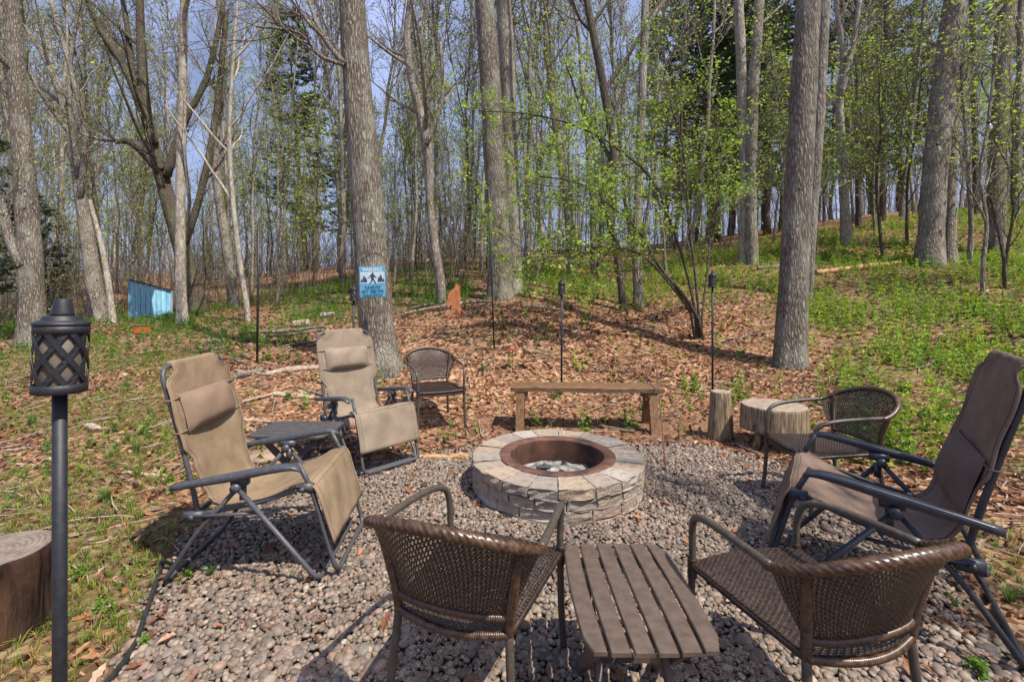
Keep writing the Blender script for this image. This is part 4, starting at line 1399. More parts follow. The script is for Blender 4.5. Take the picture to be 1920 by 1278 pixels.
def make_wicker():
    root = bpy.data.objects.new('wicker_chair', None)
    COL.objects.link(root)
    tubeR = .0145
    def rim(th):      # th -pi/2 .. pi/2
        th = np.asarray(th, float)
        c = np.cos(th)
        return np.stack([.298 * np.sin(th), -.205 - .245 * np.sign(c) * np.abs(c) ** .85, .685 + .130 * np.abs(c) ** 1.1], -1)
    for s in (-1, 1):
        pts = smooth_path([(s * .294, -.215, .688), (s * .290, -.08, .682), (s * .282, .06, .672), (s * .272, .16, .655), (s * .262, .222, .622), (s * .255, .245, .56), (s * .252, .25, .46), (s * .255, .258, .2), (s * .262, .275, .012)], 46)
        MB().tube(pts, tubeR, 10).build('arm', M['bronze_tube'], root)
        p = np.array([(s * .2525, .25, z) for z in (.375, .45)])
        q, rad, k = wrapped(p, .0185)
        MB().tube(q, rad, k).build('wrapping', M['wicker'], root)
        leg = smooth_path([(s * .2, -.25, .43), (s * .212, -.268, .25), (s * .228, -.305, .012)], 10)
        MB().tube(leg, tubeR, 10).build('leg', M['bronze_tube'], root)
        post = smooth_path([(s * .2, -.25, .42), (s * .212, -.262, .52), (s * .238, -.285, .66), (s * .25, -.30, .725)], 12)
        q, rad, k = wrapped(post, .0165)
        MB().tube(q, rad, k).build('wrapped_post', M['wicker_rim'], root)
    # twisted rim
    n = 150
    th = np.linspace(-math.pi / 2 - .02, math.pi / 2 + .02, n)
    P = rim(th)
    k = 20
    V, F = tube(P, 1.0, k)
    arc = np.concatenate([[0], np.cumsum(np.linalg.norm(np.diff(P, axis=0), axis=1))])
    ang = np.arange(k) * 2 * math.pi / k
    base = .0138 + .0052 * np.cos(np.clip(th, -1.57, 1.57))
    rad = base[:, None] * (1 + .13 * np.cos(5 * (ang[None] - arc[:, None] / .115 * 2 * math.pi / 1.0)))
    V = P[:, None] + (V.reshape(n, k, 3) - P[:, None]) * rad[..., None]
    mk('rim', V.reshape(-1, 3), F, M['wicker_rim'], root)
    # woven back
    def back(u, v):
        th = (u - .5) * math.pi * .985
        top = rim(th)
        top = top + np.stack([-.004 * np.sin(th), .004 * np.cos(th), -.004 + 0 * th], -1)
        bx = (u - .5) * 2
        bot = np.stack([.205 * np.sin(bx * 1.4) / math.sin(1.4), -.245 - .045 * np.cos(bx * 1.5), .475 + 0 * bx], -1)
        vv = v[:, None]
        P = bot * (1 - vv) + top * vv
        P[:, 1] += .022 * np.sin(v * math.pi) * np.cos(bx)
        return P
    V, F = weave(surf(back), 46, 34, .66, .35, .0026, .0040, .0036)
    b = mk('woven_back', V, F, M['wicker'], root, False)
    b['kind'] = 'stuff'
    rail = np.array([back(np.array([t]), np.array([0.0]))[0] for t in np.linspace(0, 1, 24)])
    q, rad, k = wrapped(rail, .0125)
    MB().tube(q, rad, k).build('back_rail', M['wicker_rim'], root)
    # seat frame
    def edge(y):
        return .202 + (.252 - .202) * (y + .255) / .505
    for s in (-1, 1):
        p = np.array([(s * edge(y), y, .418) for y in np.linspace(-.255, .25, 8)])
        q, rad, k = wrapped(p, .0125)
        MB().tube(q, rad, k).build('seat_rail', M['wicker'], root)
    p = smooth_path([(-.20, -.255, .418), (-.1, -.285, .415), (0, -.297, .414), (.1, -.285, .415), (.20, -.255, .418)], 16)
    q, rad, k = wrapped(p, .0135)
    MB().tube(q, rad, k).build('seat_rail', M['wicker_rim'], root)
    p = smooth_path([(-.245, .25, .418), (-.12, .275, .418), (0, .284, .418), (.12, .275, .418), (.245, .25, .418)], 16)
    q, rad, k = wrapped(p, .0125)
    MB().tube(q, rad, k).build('seat_rail', M['wicker'], root)
    def seat(u, v):
        y0 = -.255 - .042 * np.cos((u - .5) * math.pi)
        y1 = .25 + .034 * np.cos((u - .5) * math.pi)
        y = y0 + (y1 - y0) * v
        x = (u - .5) * 2 * (edge(y) + .006)
        z = .432 - .014 * np.sin(np.clip(v, 0, 1) * math.pi) * np.cos((u - .5) * math.pi)
        return np.stack([x, y, z], -1)
    V, F = weave(surf(seat), 36, 56, .46, .56, .0024, .0043, .0036)
    b = mk('woven_seat', V, F, M['wicker'], root, False)
    b['kind'] = 'stuff'
    def apron(u, v):
        x = (u - .5) * 2 * .245
        y = .252 + .034 * np.cos((u - .5) * math.pi)
        z = .375 + .04 * v
        return np.stack([x, y, z], -1)
    V, F = weave(surf(apron), 36, 5, .49, .045, .0022, .004, .0036)
    b = mk('woven_apron', V, F, M['wicker'], root, False)
    b['kind'] = 'stuff'
    return root
wk = make_wicker()
WK = [((-.115, 1.70), (.32, .947), 'wicker armchair in the foreground left of the slatted table, seen from behind'),
      ((.985, 1.60), (-.22, .976), 'wicker armchair in the foreground right of the slatted table, seen from behind'),
      ((2.158, 3.20), (-.995, -.06), 'wicker armchair beside the round stump stool, facing the fire pit'),
      ((-.845, 5.08), (.40, -.917), 'wicker armchair at the back beside the sign oak')]
for k, (p, f, lab) in enumerate(WK):
    o = wk if k == 0 else copy_tree(wk)
    z = h1(*p) + (.008 if in_pad(np.array(p[0]), np.array(p[1])) else .0)
    o.location = (p[0], p[1], z)
    o.rotation_euler = (0, 0, math.atan2(-f[0], f[1]))
    o.scale = (.97, .95, .96, .99)[k:k + 1] * 3
    tag(o, lab, 'chair', 'brown wicker armchairs round the fire pit')

# ------------------------------------------------------------------ reclining chairs
def make_recliner(label, loc, f, W=.29, scale=1.0, fab='fabric_tan', pil='pillow_tan', tubem='grey_tube', armm='arm_plastic', pil_s=(.76, .955), zlift=.01, seed=0):
    rz = math.atan2(-f[0], f[1])
    root = thing('reclining_chair', label, 'chair', (loc[0], loc[1], h1(*loc) + zlift), rz, 'folding reclining lounge chairs', scale)
    r = .0125
    Y0 = .4
    def p(x, s, z):
        return (x, s - Y0, z)
    mt = M[tubem]
    # U frames
    for nm, pts in (('rear_leg_frame', [p(-W, .375, .50), p(-W, .17, .27), p(-W, .0, .013), p(W, .0, .013), p(W, .17, .27), p(W, .375, .50)]),
                    ('front_leg_frame', [p(-W - .026, .375, .50), p(-W - .026, .775, .013), p(W + .026, .775, .013), p(W + .026, .375, .50)]),
                    ('back_frame', [p(-W + .012, .17, .34), p(-W + .012, .135, .52), p(-W + .012, .06, .82), p(-W + .012, -.02, 1.10), p(W - .012, -.02, 1.10), p(W - .012, .06, .82), p(W - .012, .135, .52), p(W - .012, .17, .34)]),
                    ('footrest_frame', [p(-W + .012, .66, .60), p(-W + .012, .73, .46), p(-W + .012, .80, .21), p(-W + .012, .855, .03), p(W - .012, .855, .03), p(W - .012, .80, .21), p(W - .012, .73, .46), p(W - .012, .66, .60)]),
                    ('cross_bar', [p(-W + .012, .22, .345), p(-W + .012, .10, .315), p(W - .012, .10, .315), p(W - .012, .22, .345)])):
        MB().tube(fillet(pts, .085 if nm in ('back_frame',) else .06, 7), r, 9).build(nm, mt, root)
    for s in (-1, 1):
        x = s * (W - .014)
        MB().tube(smooth_path([p(x, .16, .352), p(x, .40, .392), p(x, .55, .43), p(x, .70, .475)], 12), .0115, 8).build('seat_rail', mt, root)
        MB().tube(np.array([p(s * (W + .012), .15, .355), p(s * (W + .012), .50, .362)]), .009, 8).build('link_bar', mt, root)
        # armrest: long moulded plastic bar
        prof = smooth_path([(.07, .510, .019, .016), (.20, .532, .021, .018), (.38, .560, .025, .021), (.54, .588, .029, .019), (.63, .597, .029, .015), (.675, .588, .023, .010), (.69, .574, .012, .007)], 22)
        k = 12
        V = []
        for s_, z_, hw, hh in prof:
            for j in range(k):
                a = 2 * math.pi * j / k
                ca, sa = math.cos(a), math.sin(a)
                V.append(p(s * (W + .032) + hw * math.copysign(abs(ca) ** .6, ca), s_, z_ + hh * math.copysign(abs(sa) ** .6, sa)))
        V = np.array(V)
        n = len(prof)
        i, j = np.meshgrid(np.arange(n - 1), np.arange(k), indexing='ij')
        F = np.stack([i * k + j, i * k + (j + 1) % k, (i + 1) * k + (j + 1) % k, (i + 1) * k + j], 2).reshape(-1, 4)
        mb = MB().add(V, F)
        c0 = V[:k].mean(0); c1 = V[-k:].mean(0)
        mb.add(np.array([c0, c1]))
        jj = np.arange(k)
        mb.F += [np.stack([(jj + 1) % k, jj, np.full(k, n * k)], 1), np.stack([(n - 1) * k + jj, (n - 1) * k + (jj + 1) % k, np.full(k, n * k + 1)], 1)]
        mb.build('armrest', M[armm], root)
        # hinge bracket and pivot knob under the arm
        mb = MB()
        mb.box(p(s * (W + .012), .385, .528), (.03, .085, .035))
        mb.tube(np.array([p(s * (W - .02), .375, .502), p(s * (W + .055), .375, .502)]), .023, 12)
        mb.box(p(s * (W + .0), .392, .462), (.018, .028, .07))
        mb.build('pivot', M[armm], root)
        mb = MB()
        mb.box(p(s * (W + .0), .155, .350), (.03, .085, .05))
        mb.tube(np.array([p(s * (W - .01), .15, .35), p(s * (W + .026), .15, .35)]), .013, 8)
        mb.build('hinge', mt, root)
        mb = MB()
        mb.box(p(s * (W - .002), .705, .478), (.03, .07, .04))
        mb.tube(np.array([p(s * (W - .01), .69, .475), p(s * (W + .03), .69, .475)]), .011, 8)
        mb.build('hinge', mt, root)
    # sling
    rng = np.random.default_rng(50 + seed)
    prof = smooth_path([(-.022, 1.112), (-.003, 1.06), (.026, .95), (.066, .80), (.108, .65), (.150, .50), (.195, .405), (.262, .365), (.34, .362), (.45, .383), (.57, .425), (.665, .47), (.712, .484), (.742, .465), (.768, .395), (.80, .29), (.832, .185)], 74)
    arc = np.concatenate([[0], np.cumsum(np.linalg.norm(np.diff(prof, axis=0), axis=1))])
    L = arc[-1]
    zc = prof[:, 1]
    full = W + .006
    nsc = W - .045
    knee = np.argmax((prof[:, 0] > .69))
    nx = 17
    V = []
    tang = np.gradient(prof, axis=0); tang /= np.linalg.norm(tang, axis=1)[:, None]
    nrm = np.stack([-tang[:, 1], tang[:, 0]], 1)       # towards the sitter
    nrm *= -1 if nrm[20, 0] < 0 else 1
    for i in range(len(prof)):
        a = arc[i]
        if a < .10:
            hw = (W - .085) + (full - (W - .085)) * float(sstep(.045, .10, a))
        elif zc[i] > .70 and prof[i, 0] < .3:
            hw = full
        elif prof[i, 0] < .68:
            hw = full + (nsc - full) * float(sstep(.0, .10, (.70 - zc[i]) if prof[i, 0] < .2 else 1)) + .006 * math.sin(a * 60)
            hw = max(hw, nsc - .008)
            if prof[i, 0] > .60:
                hw = nsc + (full - nsc) * float(sstep(.60, .69, prof[i, 0]))
        else:
            hw = full
        for j in range(nx):
            u = -1 + 2 * j / (nx - 1)
            sag = -.016 * (1 - u * u) * math.sin(min(1, a / L * 1.4) * math.pi) + .0042 * math.sin(u * 5 + a * 9 + seed) * math.sin(a * 17 + u * 3 + 2 * seed) + .002 * math.sin(u * 11 - a * 23)
            off = .014 + sag
            V.append(p(u * hw, prof[i, 0] + nrm[i, 0] * off, prof[i, 1] + nrm[i, 1] * off))
    i, j = np.meshgrid(np.arange(len(prof) - 1), np.arange(nx - 1), indexing='ij')
    F = np.stack([i * nx + j, i * nx + j + 1, (i + 1) * nx + j + 1, (i + 1) * nx + j], 2).reshape(-1, 4)
    sl = mk('sling', np.array(V), F, M[fab], root)
    so = sl.modifiers.new('thick', 'SOLIDIFY'); so.thickness = .004; so.offset = 0
    # top hem rolled over the bar and the knee seam
    hm = MB().tube(np.array([p(x, -.022, 1.108) for x in np.linspace(-W + .085, W - .085, 8)]), .0165, 9)
    hm.build('hem', M[fab], sl)
    gg = np.array(V).reshape(len(prof), nx, 3)
    for jj_ in (0, nx - 1):
        MB().tube(gg[1:, jj_] + np.array([0, .001, .001]), .0048, 6).build('hem', M[fab], sl)
        MB().tube(gg[4:, 1 if jj_ == 0 else nx - 2] + np.array([0, .0025, .0025]), .0018, 4).build('seam', M[pil], sl)
    for kk in (knee + 2, knee + 5):
        c = np.array(V).reshape(len(prof), nx, 3)[kk]
        seam = MB().tube(c + np.array([0, .002, .003]), .003, 5)
        seam.build('seam', M[fab], sl)
    # bungee lacing along both sides of the seat
    mb = MB()
    g = np.array(V).reshape(len(prof), nx, 3)
    ids = [i for i in range(len(prof)) if .2 < prof[i, 0] < .66 and zc[i] < .66]
    for s_, j_ in ((-1, 0), (1, nx - 1)):
        for i in ids[::3]:
            q = g[i, j_]
            e = np.array([s_ * (W - .006), q[1], q[2] - .012])
            mb.tube(np.array([q + np.array([-s_ * .012, 0, .004]), (q + e) / 2 + np.array([0, .006, .004]), e]), .0035, 5)
    lc = mb.build('lacing', M['rope'], root)
    lc['kind'] = 'stuff'
    # pillow
    z0, z1 = pil_s
    nu, nv = 15, 9
    top, bot = [], []
    sz = np.interp([z0, z1], zc[:50][::-1], prof[:50, 0][::-1])
    for iv in range(nv):
        v = iv / (nv - 1)
        zz = z0 + (z1 - z0) * v
        ss = sz[0] + (sz[1] - sz[0]) * v
        for iu in range(nu):
            u = -1 + 2 * iu / (nu - 1)
            th = (max(0, (1 - abs(u) ** 3.2)) * max(0, 1 - abs(2 * v - 1) ** 2.6)) ** .5
            th *= 1 + .06 * math.sin(u * 7 + v * 5 + seed)
            x = u * (W - .055) * (1 - .03 * math.sin(v * math.pi))
            top.append(p(x, ss + .02 + .05 * th, zz + .008 * th)); bot.append(p(x, ss + .02 - .006 * th, zz))
    V2 = np.array(top + bot)
    i, j = np.meshgrid(np.arange(nv - 1), np.arange(nu - 1), indexing='ij')
    F1 = np.stack([i * nu + j, (i + 1) * nu + j, (i + 1) * nu + j + 1, i * nu + j + 1], 2).reshape(-1, 4)
    pl = mk('head_pillow', V2, [F1, F1[:, ::-1] + nu * nv], M[pil], root)
    for zz in (z0 + .015, z1 - .015):
        ss = float(np.interp(zz, zc[:50][::-1], prof[:50, 0][::-1]))
        for s_ in (-1, 1):
            MB().tube(np.array([p(s_ * (W - .06), ss + .022, zz), p(s_ * (W + .01), ss + .018, zz - .004), p(s_ * (W + .012), ss - .014, zz - .004)]), .004, 6).build('strap', M[pil], pl)
    return root
make_recliner('tan sling reclining chair at left front, side on beside the near torch', (-1.362, 2.58), (.997, .075), W=.284, scale=.985, fab='fabric_tan', seed=1)
make_recliner('tan sling reclining chair in front of the sign oak, facing the camera', (-1.322, 4.13), (.722, -.692), W=.27, fab='fabric_tan2', pil='fabric_tan2', seed=2, scale=1.0)
make_recliner('wide dark brown reclining chair at the right edge', (1.806, 2.249), (-.818, .575), W=.315, scale=1.055, fab='fabric_brown', pil='pillow_brown', tubem='black_tube', armm='black_plastic', pil_s=(.50, .74), seed=3)

# ------------------------------------------------------------------ slatted folding side tables
def make_table(label, loc, rz, mat, W=.40, L=.56, H=.425, ns=6):
    root = thing('side_table', label, 'table', (loc[0], loc[1], h1(*loc) + .012), rz, 'slatted folding side tables')
    gap = .011
    sw = (W - gap * (ns - 1)) / ns
    for k in range(ns):
        xc = -W / 2 + sw / 2 + k * (sw + gap)
        n = 11
        V = []
        for i in range(n):
            t = -1 + 2 * i / (n - 1)
            bul = 1 + .055 * (1 - t * t) - .01
            x0 = (xc - sw / 2) * bul; x1 = (xc + sw / 2) * bul
            e = .010 * (1 - (2 * (k + .5) / ns - 1) ** 2)
            y = t * (L / 2 + e)
            rr_ = .006 if (i == 0 or i == n - 1) else 0
            if k == 0 and rr_: x0 += .018
            if k == ns - 1 and rr_: x1 -= .018
            c = .003
            V += [(x0, y, H - .018 + rr_ * .5), (x1, y, H - .018 + rr_ * .5), (x1, y, H - c - rr_ * .5), (x1 - c, y, H - rr_ * .5), (x0 + c, y, H - rr_ * .5), (x0, y, H - c - rr_ * .5)]
        V = np.array(V)
        i, j = np.meshgrid(np.arange(n - 1), np.arange(6), indexing='ij')
        F = np.stack([i * 6 + j, i * 6 + (j + 1) % 6, (i + 1) * 6 + (j + 1) % 6, (i + 1) * 6 + j], 2).reshape(-1, 4)
        caps = [[0, 5, 4, 3, 2, 1]], [[(n - 1) * 6 + q for q in range(6)]]
        mk('slat', V, [F, np.array(caps[0]), np.array(caps[1])], M[mat], root, False)
    for y in (-L * .36, L * .36):
        MB().box((0, y, H - .031), (W * .92, .035, .024)).build('batten', M[mat], root, False)
    for s in (-1, 1):
        for d, xo in ((-1, .0), (1, .028)):
            a = np.array([s * (W / 2 - .055 - xo), d * L * .36, H - .042]); b = np.array([s * (W / 2 - .055 - xo), -d * L * .34, .0])
            ang = math.atan2(b[1] - a[1], a[2] - b[2])
            c, sn = math.cos(ang), math.sin(ang)
            Mx = np.array([[1, 0, 0], [0, c, -sn], [0, sn, c]])
            MB().box((a + b) / 2, (.022, .042, np.linalg.norm(a - b)), Mx).build('leg', M[mat], root, False)
    for d in (-1, 1):
        MB().box((0, -d * L * .30, .05), (W - .17, .03, .02)).build('stretcher', M[mat], root, False)
    return root
make_table('brown slatted side table between the two foreground wicker chairs', (.412, 1.595), R(0.5), 'table')
make_table('dark slatted side table between the two tan reclining chairs', (-1.62, 3.47), R(88), 'table_dark', H=.44)

# ------------------------------------------------------------------ bench, poker, stumps
def bench():
    root = thing('bench', 'rustic brown plank bench behind the fire pit', 'bench', (.80, 5.04, h1(.8, 5.0)), R(-3.5))
    Ls, D, H = 1.62, .30, .475
    rng = np.random.default_rng(3)
    n = 14
    V = []
    for i in range(n):
        x = -Ls / 2 + Ls * i / (n - 1)
        a = rng.normal(0, .003, 4)
        c = .012
        for y, z in ((-D / 2, H - .055), (D / 2, H - .055), (D / 2, H - c), (D / 2 - c, H), (0, H + .003), (-D / 2 + c, H), (-D / 2, H - c)):
            V.append((x, y + a[0] + .006 * math.sin(i * 1.3), z + a[1] * .6))
    i, j = np.meshgrid(np.arange(n - 1), np.arange(7), indexing='ij')
    F = np.stack([i * 7 + j, i * 7 + (j + 1) % 7, (i + 1) * 7 + (j + 1) % 7, (i + 1) * 7 + j], 2).reshape(-1, 4)
    mk('seat', np.array(V), [F, np.array([[6, 5, 4, 3, 2, 1, 0]]), np.array([[(n - 1) * 7 + q for q in range(7)]])], M['bench'], root, False)
    for sx in (-1, 1):
        x = sx * .70
        MB().box((x - sx * .03, 0, H - .095), (.085, .26, .075)).build('cleat', M['bench'], root, False)
        for sy in (-1, 1):
            a = np.array([x, sy * .095, H - .06]); b = np.array([x + sx * .01, sy * .235, -.06])
            ang = math.atan2(b[1] - a[1], a[2] - b[2])
            c, sn = math.cos(ang), math.sin(ang)
            Mx = np.array([[1, 0, 0], [0, c, -sn], [0, sn, c]])
            MB().box((a + b) / 2, (.09 if sy < 0 else .08, .075, np.linalg.norm(a - b)), Mx).build('leg', M['bench_leg'], root, False)
    # poker leaning on it
    A = np.array([1.252, 3.72, .0]); B = np.array([1.545, 4.86, .545])
    P = A + (B - A) * np.linspace(0, 1.32, 12)[:, None]
    P[:, 2] += .01 * np.sin(np.linspace(0, 3, 12))
    o = MB().tube(P, np.linspace(.008, .0065, 12), 7).build('poker', M['steel_rust'])
    tag(o, 'long thin rusty poker rod leaning against the bench end', 'poker')
bench()

def log_stump(name, label, x, y, r0, r1, H, side, top, z=None, rough=.04, seed=0, cat='stump', n=28, legs=0, zb=-.04):
    root = thing(name, label, cat, (x, y, h1(x, y) if z is None else z))
    rng = np.random.default_rng(seed)
    a = np.arange(n) * 2 * math.pi / n
    lob = 1 + rough * (np.sin(a * 2 + seed) + .6 * np.sin(a * 5 + 2 * seed) + .35 * np.sin(a * 9 + seed)) + rng.normal(0, rough * .12, n)
    zs = np.array([0, .12, .3, .5, .7, .88, .97, 1.0])
    V = []
    for t in zs:
        rr_ = r0 + (r1 - r0) * t - (.006 if t == 1 else 0)
        l2 = 1 + (lob - 1) * (1 + .35 * math.sin(t * 5))
        for j in range(n):
            V.append((rr_ * l2[j] * math.cos(a[j]), rr_ * l2[j] * math.sin(a[j]), zb + (H - zb) * t))
    m = len(zs)
    i, j = np.meshgrid(np.arange(m - 1), np.arange(n), indexing='ij')
    F = np.stack([i * n + j, i * n + (j + 1) % n, (i + 1) * n + (j + 1) % n, (i + 1) * n + j], 2).reshape(-1, 4)
    mk('bark', np.array(V), [F, np.arange(n)[None, ::-1]], M[side], root)
    tv = np.array(V[-n:]); c = tv.mean(0)
    rings = [tv * 1.0]
    for q in (.85, .6, .3):
        rr2 = c + (tv - c) * q
        rr2[:, 2] += .002 + rng.normal(0, .0012, n)
        rings.append(rr2)
    V = np.vstack(rings + [c[None] + np.array([[0, 0, .002]])])
    Fq = []
    for i_ in range(3):
        for j_ in range(n):
            Fq.append([i_ * n + j_, i_ * n + (j_ + 1) % n, (i_ + 1) * n + (j_ + 1) % n, (i_ + 1) * n + j_])
    Ft = [[3 * n + j_, 3 * n + (j_ + 1) % n, 4 * n] for j_ in range(n)]
    mk('cut_top', V, [np.array(Fq), np.array(Ft)], M[top], root, False)
    return root

def ring_wood(name, c0, c1):
    m, t, b = new_mat(name)
    v = coords(t)
    wv = nd(t, 'ShaderNodeTexWave', wave_type='RINGS', rings_direction='Z')
    wv.inputs['Scale'].default_value = 16
    wv.inputs['Distortion'].default_value = 5.0
    wv.inputs['Detail'].default_value = 4
    t.links.new(v, wv.inputs['Vector'])
    n = noise(t, v, 24, 5, .65)
    mxx = nd(t, 'ShaderNodeMath', operation='MULTIPLY_ADD')
    t.links.new(wv.outputs['Fac'], mxx.inputs[0]); mxx.inputs[1].default_value = .2
    t.links.new(n.outputs[0], mxx.inputs[2])
    r = ramp(t, [(.35, c0), (.8, c1)])
    t.links.new(mxx.outputs[0], r.inputs[0])
    t.links.new(r.outputs[0], b.inputs['Base Color'])
    b.inputs['Roughness'].default_value = .9
    bump(t, mxx.outputs[0], b, .4, .006)
    return m
M['rings'] = ring_wood('rings', (.15, .115, .085), (.36, .29, .22))
M['rings_dark'] = ring_wood('rings_dark', (.085, .065, .055), (.24, .19, .155))

log_stump('log_stump', 'reddish brown upright log cut by the left picture edge', -2.23, 2.0, .20, .175, .345, 'stump_red', 'rings_dark', seed=4, rough=.05)
log_stump('post_stump', 'pale upright post stump beside the bench end', 2.12, 4.66, .125, .098, .475, 'old_wood', 'rings', seed=7, rough=.06)
st = log_stump('stump_stool', 'round log slice stool on short legs beside the wicker chair', 2.50, 4.38, .285, .28, .395, 'old_wood', 'rings', seed=9, rough=.022, cat='stool', zb=.165, n=36)
for a in (200, 320, 80):
    c = np.array([.18 * math.cos(R(a)), .18 * math.sin(R(a)), .17]); d = np.array([.24 * math.cos(R(a)), .24 * math.sin(R(a)), -.03])
    MB().tube(np.array([c, (c + d) / 2, d]), .03, 8).build('leg', M['old_wood'], st)

def log(label, pts, Y, bark='log_bark', end='cut_wood', lift=0.0, seed=0, name='fallen_log', cat='log', dY=0.0, sink=True, k=11):
    """pts px,py,wpx ; the log rests on the ground at its own columns"""
    rng = np.random.default_rng(seed + 300)
    P, r = px_path(pts, Y, 14, dY)
    if sink:
        P[:, 2] = hgt(P[:, 0], P[:, 1]) + r * .7 + lift
    r = r * (1 + rng.normal(0, .04, len(r)))
    P = P + rng.normal(0, .006, P.shape)
    c = P[0].copy()
    root = thing(name, label, cat, c)
    V, F = tube(P - c, r, k)
    mk('bark', V, F, M[bark], root)
    for e, nm in ((0, 'cut_end'), (-1, 'cut_end')):
        ring = V[:k] if e == 0 else V[-k:]
        cc = ring.mean(0)
        Ve = np.vstack([ring, cc[None]])
        Fe = np.array([[(j + 1) % k, j, k] if e == 0 else [j, (j + 1) % k, k] for j in range(k)])
        mk(nm, Ve, Fe, M[end], root, False)
    return root
log('thick weathered log lying left of the rear recliner', [(505, 622, 16), (550, 610, 15), (606, 606, 14)], 10.0, 'drift', seed=1)
log('crooked grey branch lying across the thick weathered log', [(470, 632, 8), (520, 620, 9), (560, 606, 8), (612, 602, 6)], 9.8, 'log_bark', lift=.10, seed=2)
log('short cut log with a dark end on the green bank', [(553, 592, 18), (580, 584, 17)], 11.2, 'drift', 'stump_red', seed=3)
log('pale split log on the green bank beside the centre left torch', [(603, 572, 11), (628, 568, 11)], 12.0, 'bark_pale', seed=4)
log('brown rotting log behind the left recliner backrest', [(425, 728, 15), (452, 716, 14), (492, 700, 12)], 6.1, 'log_bark', seed=5, dY=.4)
log('long grey log running behind the two tan recliners', [(500, 722, 11), (545, 712, 13), (600, 698, 10)], 6.3, 'drift', seed=6, dY=.3)
log('broken pale branch on the leaves behind the dark side table', [(512, 746, 13), (550, 742, 11), (590, 748, 8)], 5.6, 'drift', seed=7)
log('thin forked stick lying near the left recliner', [(438, 782, 6), (475, 776, 7), (515, 770, 5)], 4.9, 'drift', seed=8, name='fallen_branch', cat='branch')
log('thin bent stick on the leaves left of the dark side table', [(232, 915, 6), (270, 898, 8), (310, 884, 6)], 3.65, 'drift', seed=9, name='fallen_branch', cat='branch')
log('short grey cut log on the patchy lawn', [(165, 800, 14), (182, 828, 18)], 4.7, 'drift', 'drift', seed=10, dY=-.15)
log('dark rotten stump log between the lawn and the light post', [(390, 636, 14), (415, 630, 12)], 9.2, 'log_bark', 'stump_red', seed=11)
log('long orange brown log lying along the upper right slope', [(1530, 493, 12), (1610, 497, 14), (1700, 503, 12)], 11.9, 'split_log', seed=12)
log('grey fallen log behind the long orange brown log', [(1650, 478, 10), (1700, 480, 10), (1735, 482, 9)], 12.8, 'log_bark', seed=13)
log('fallen branch crossing the grass left of the thick grey trunk', [(1420, 486, 9), (1480, 489, 9), (1540, 492, 7)], 13.0, 'log_bark', seed=14)
log('split firewood piece lying against the fire pit gravel', [(790, 850, 9), (830, 849, 11), (878, 847, 10)], 4.1, 'split_log', 'split_log', seed=15, name='firewood', cat='wood')
for k, (x0, y0, x1, y1, Y) in enumerate([(745, 590, 830, 572, 10.4), (760, 602, 850, 585, 10.2), (770, 575, 815, 598, 10.5), (800, 560, 880, 588, 10.6), (880, 575, 925, 598, 10.2), (980, 600, 1060, 585, 9.6)]):
    log(['long dead branch in the brush pile right of the sign oak', 'second dead branch of the brush pile, lying lower', 'short crossing stick of the brush pile', 'dead branch reaching behind the rusty cut-out', 'dark stick right of the rusty cut-out', 'dead branch lying right of the central oak'][k],
        [(x0, y0, 5), ((x0 + x1) / 2, (y0 + y1) / 2 - 3, 6), (x1, y1, 4)], Y, 'drift' if k % 2 else 'log_bark', seed=20 + k, name='fallen_branch', cat='branch', lift=.05 * (k % 3), k=7)
for k, (x0, x1, Y, lab) in enumerate([(1150, 1225, 8.9, 'thin stick on the leaves left of the leafy shrub'), (1340, 1420, 8.3, 'crooked stick on the leaves right of the leafy shrub'), (1560, 1640, 7.6, 'stick lying among the green plants right of the thick trunk'), (1000, 1050, 7.6, 'short stick on the leaves behind the bench')]):
    log(lab, [(x0, 600, 3.5), ((x0 + x1) / 2, 590, 4), (x1, 600, 3)], Y, 'log_bark', seed=40 + k, name='fallen_branch', cat='branch', dY=.5 - .3 * k, k=6)

def rock(label, px, Y, w_, h_, seed, flat=.6):
    V, F = ico(2)
    rng = np.random.default_rng(seed)
    for _ in range(9):
        d = rng.normal(size=3); d /= np.linalg.norm(d)
        V = V * (1 + rng.uniform(-.16, .14) * np.clip(V @ d, 0, 1) ** 1.5)[:, None]
    V = V * np.array([w_, w_ * flat, h_])
    o = mk('rock', V, F, M['rock'], None, True)
    p = gp(px, Y)
    o.location = (p[0], p[1], p[2] + h_ * .35)
    o.rotation_euler = (0, 0, rng.uniform(-.4, .4))
    return tag(o, label, 'rock')
for k, (x0, y0, x1, y1, Y, lab) in enumerate([(440, 705, 520, 690, 6.6, 'grey stick pointing at the tall light post'), (520, 700, 585, 716, 6.4, 'brown stick crossing the long grey log'), (560, 735, 640, 720, 5.9, 'bleached stick just left of the rear recliner'),
        (455, 762, 520, 752, 5.3, 'forked pale stick behind the left recliner headrest'), (430, 690, 470, 672, 7.2, 'short dark stick left of the tall light post'), (530, 668, 610, 655, 7.9, 'long thin branch on the bank behind the rear recliner'),
        (470, 795, 520, 780, 4.7, 'bent twig behind the dark side table'), (360, 660, 430, 648, 8.2, 'thin branch on the leaves right of the orange marker'), (640, 640, 668, 622, 8.6, 'dark branch behind the sign oak torch')]):
    log(lab, [(x0, y0, 5), ((x0 + x1) / 2, (y0 + y1) / 2 - 3, 6), (x1, y1, 3)], Y, 'log_bark' if k % 3 else 'drift', seed=60 + k, name='fallen_branch', cat='branch', lift=.02 * (k % 2), dY=.35 * (1 if k % 2 else -1), k=7)

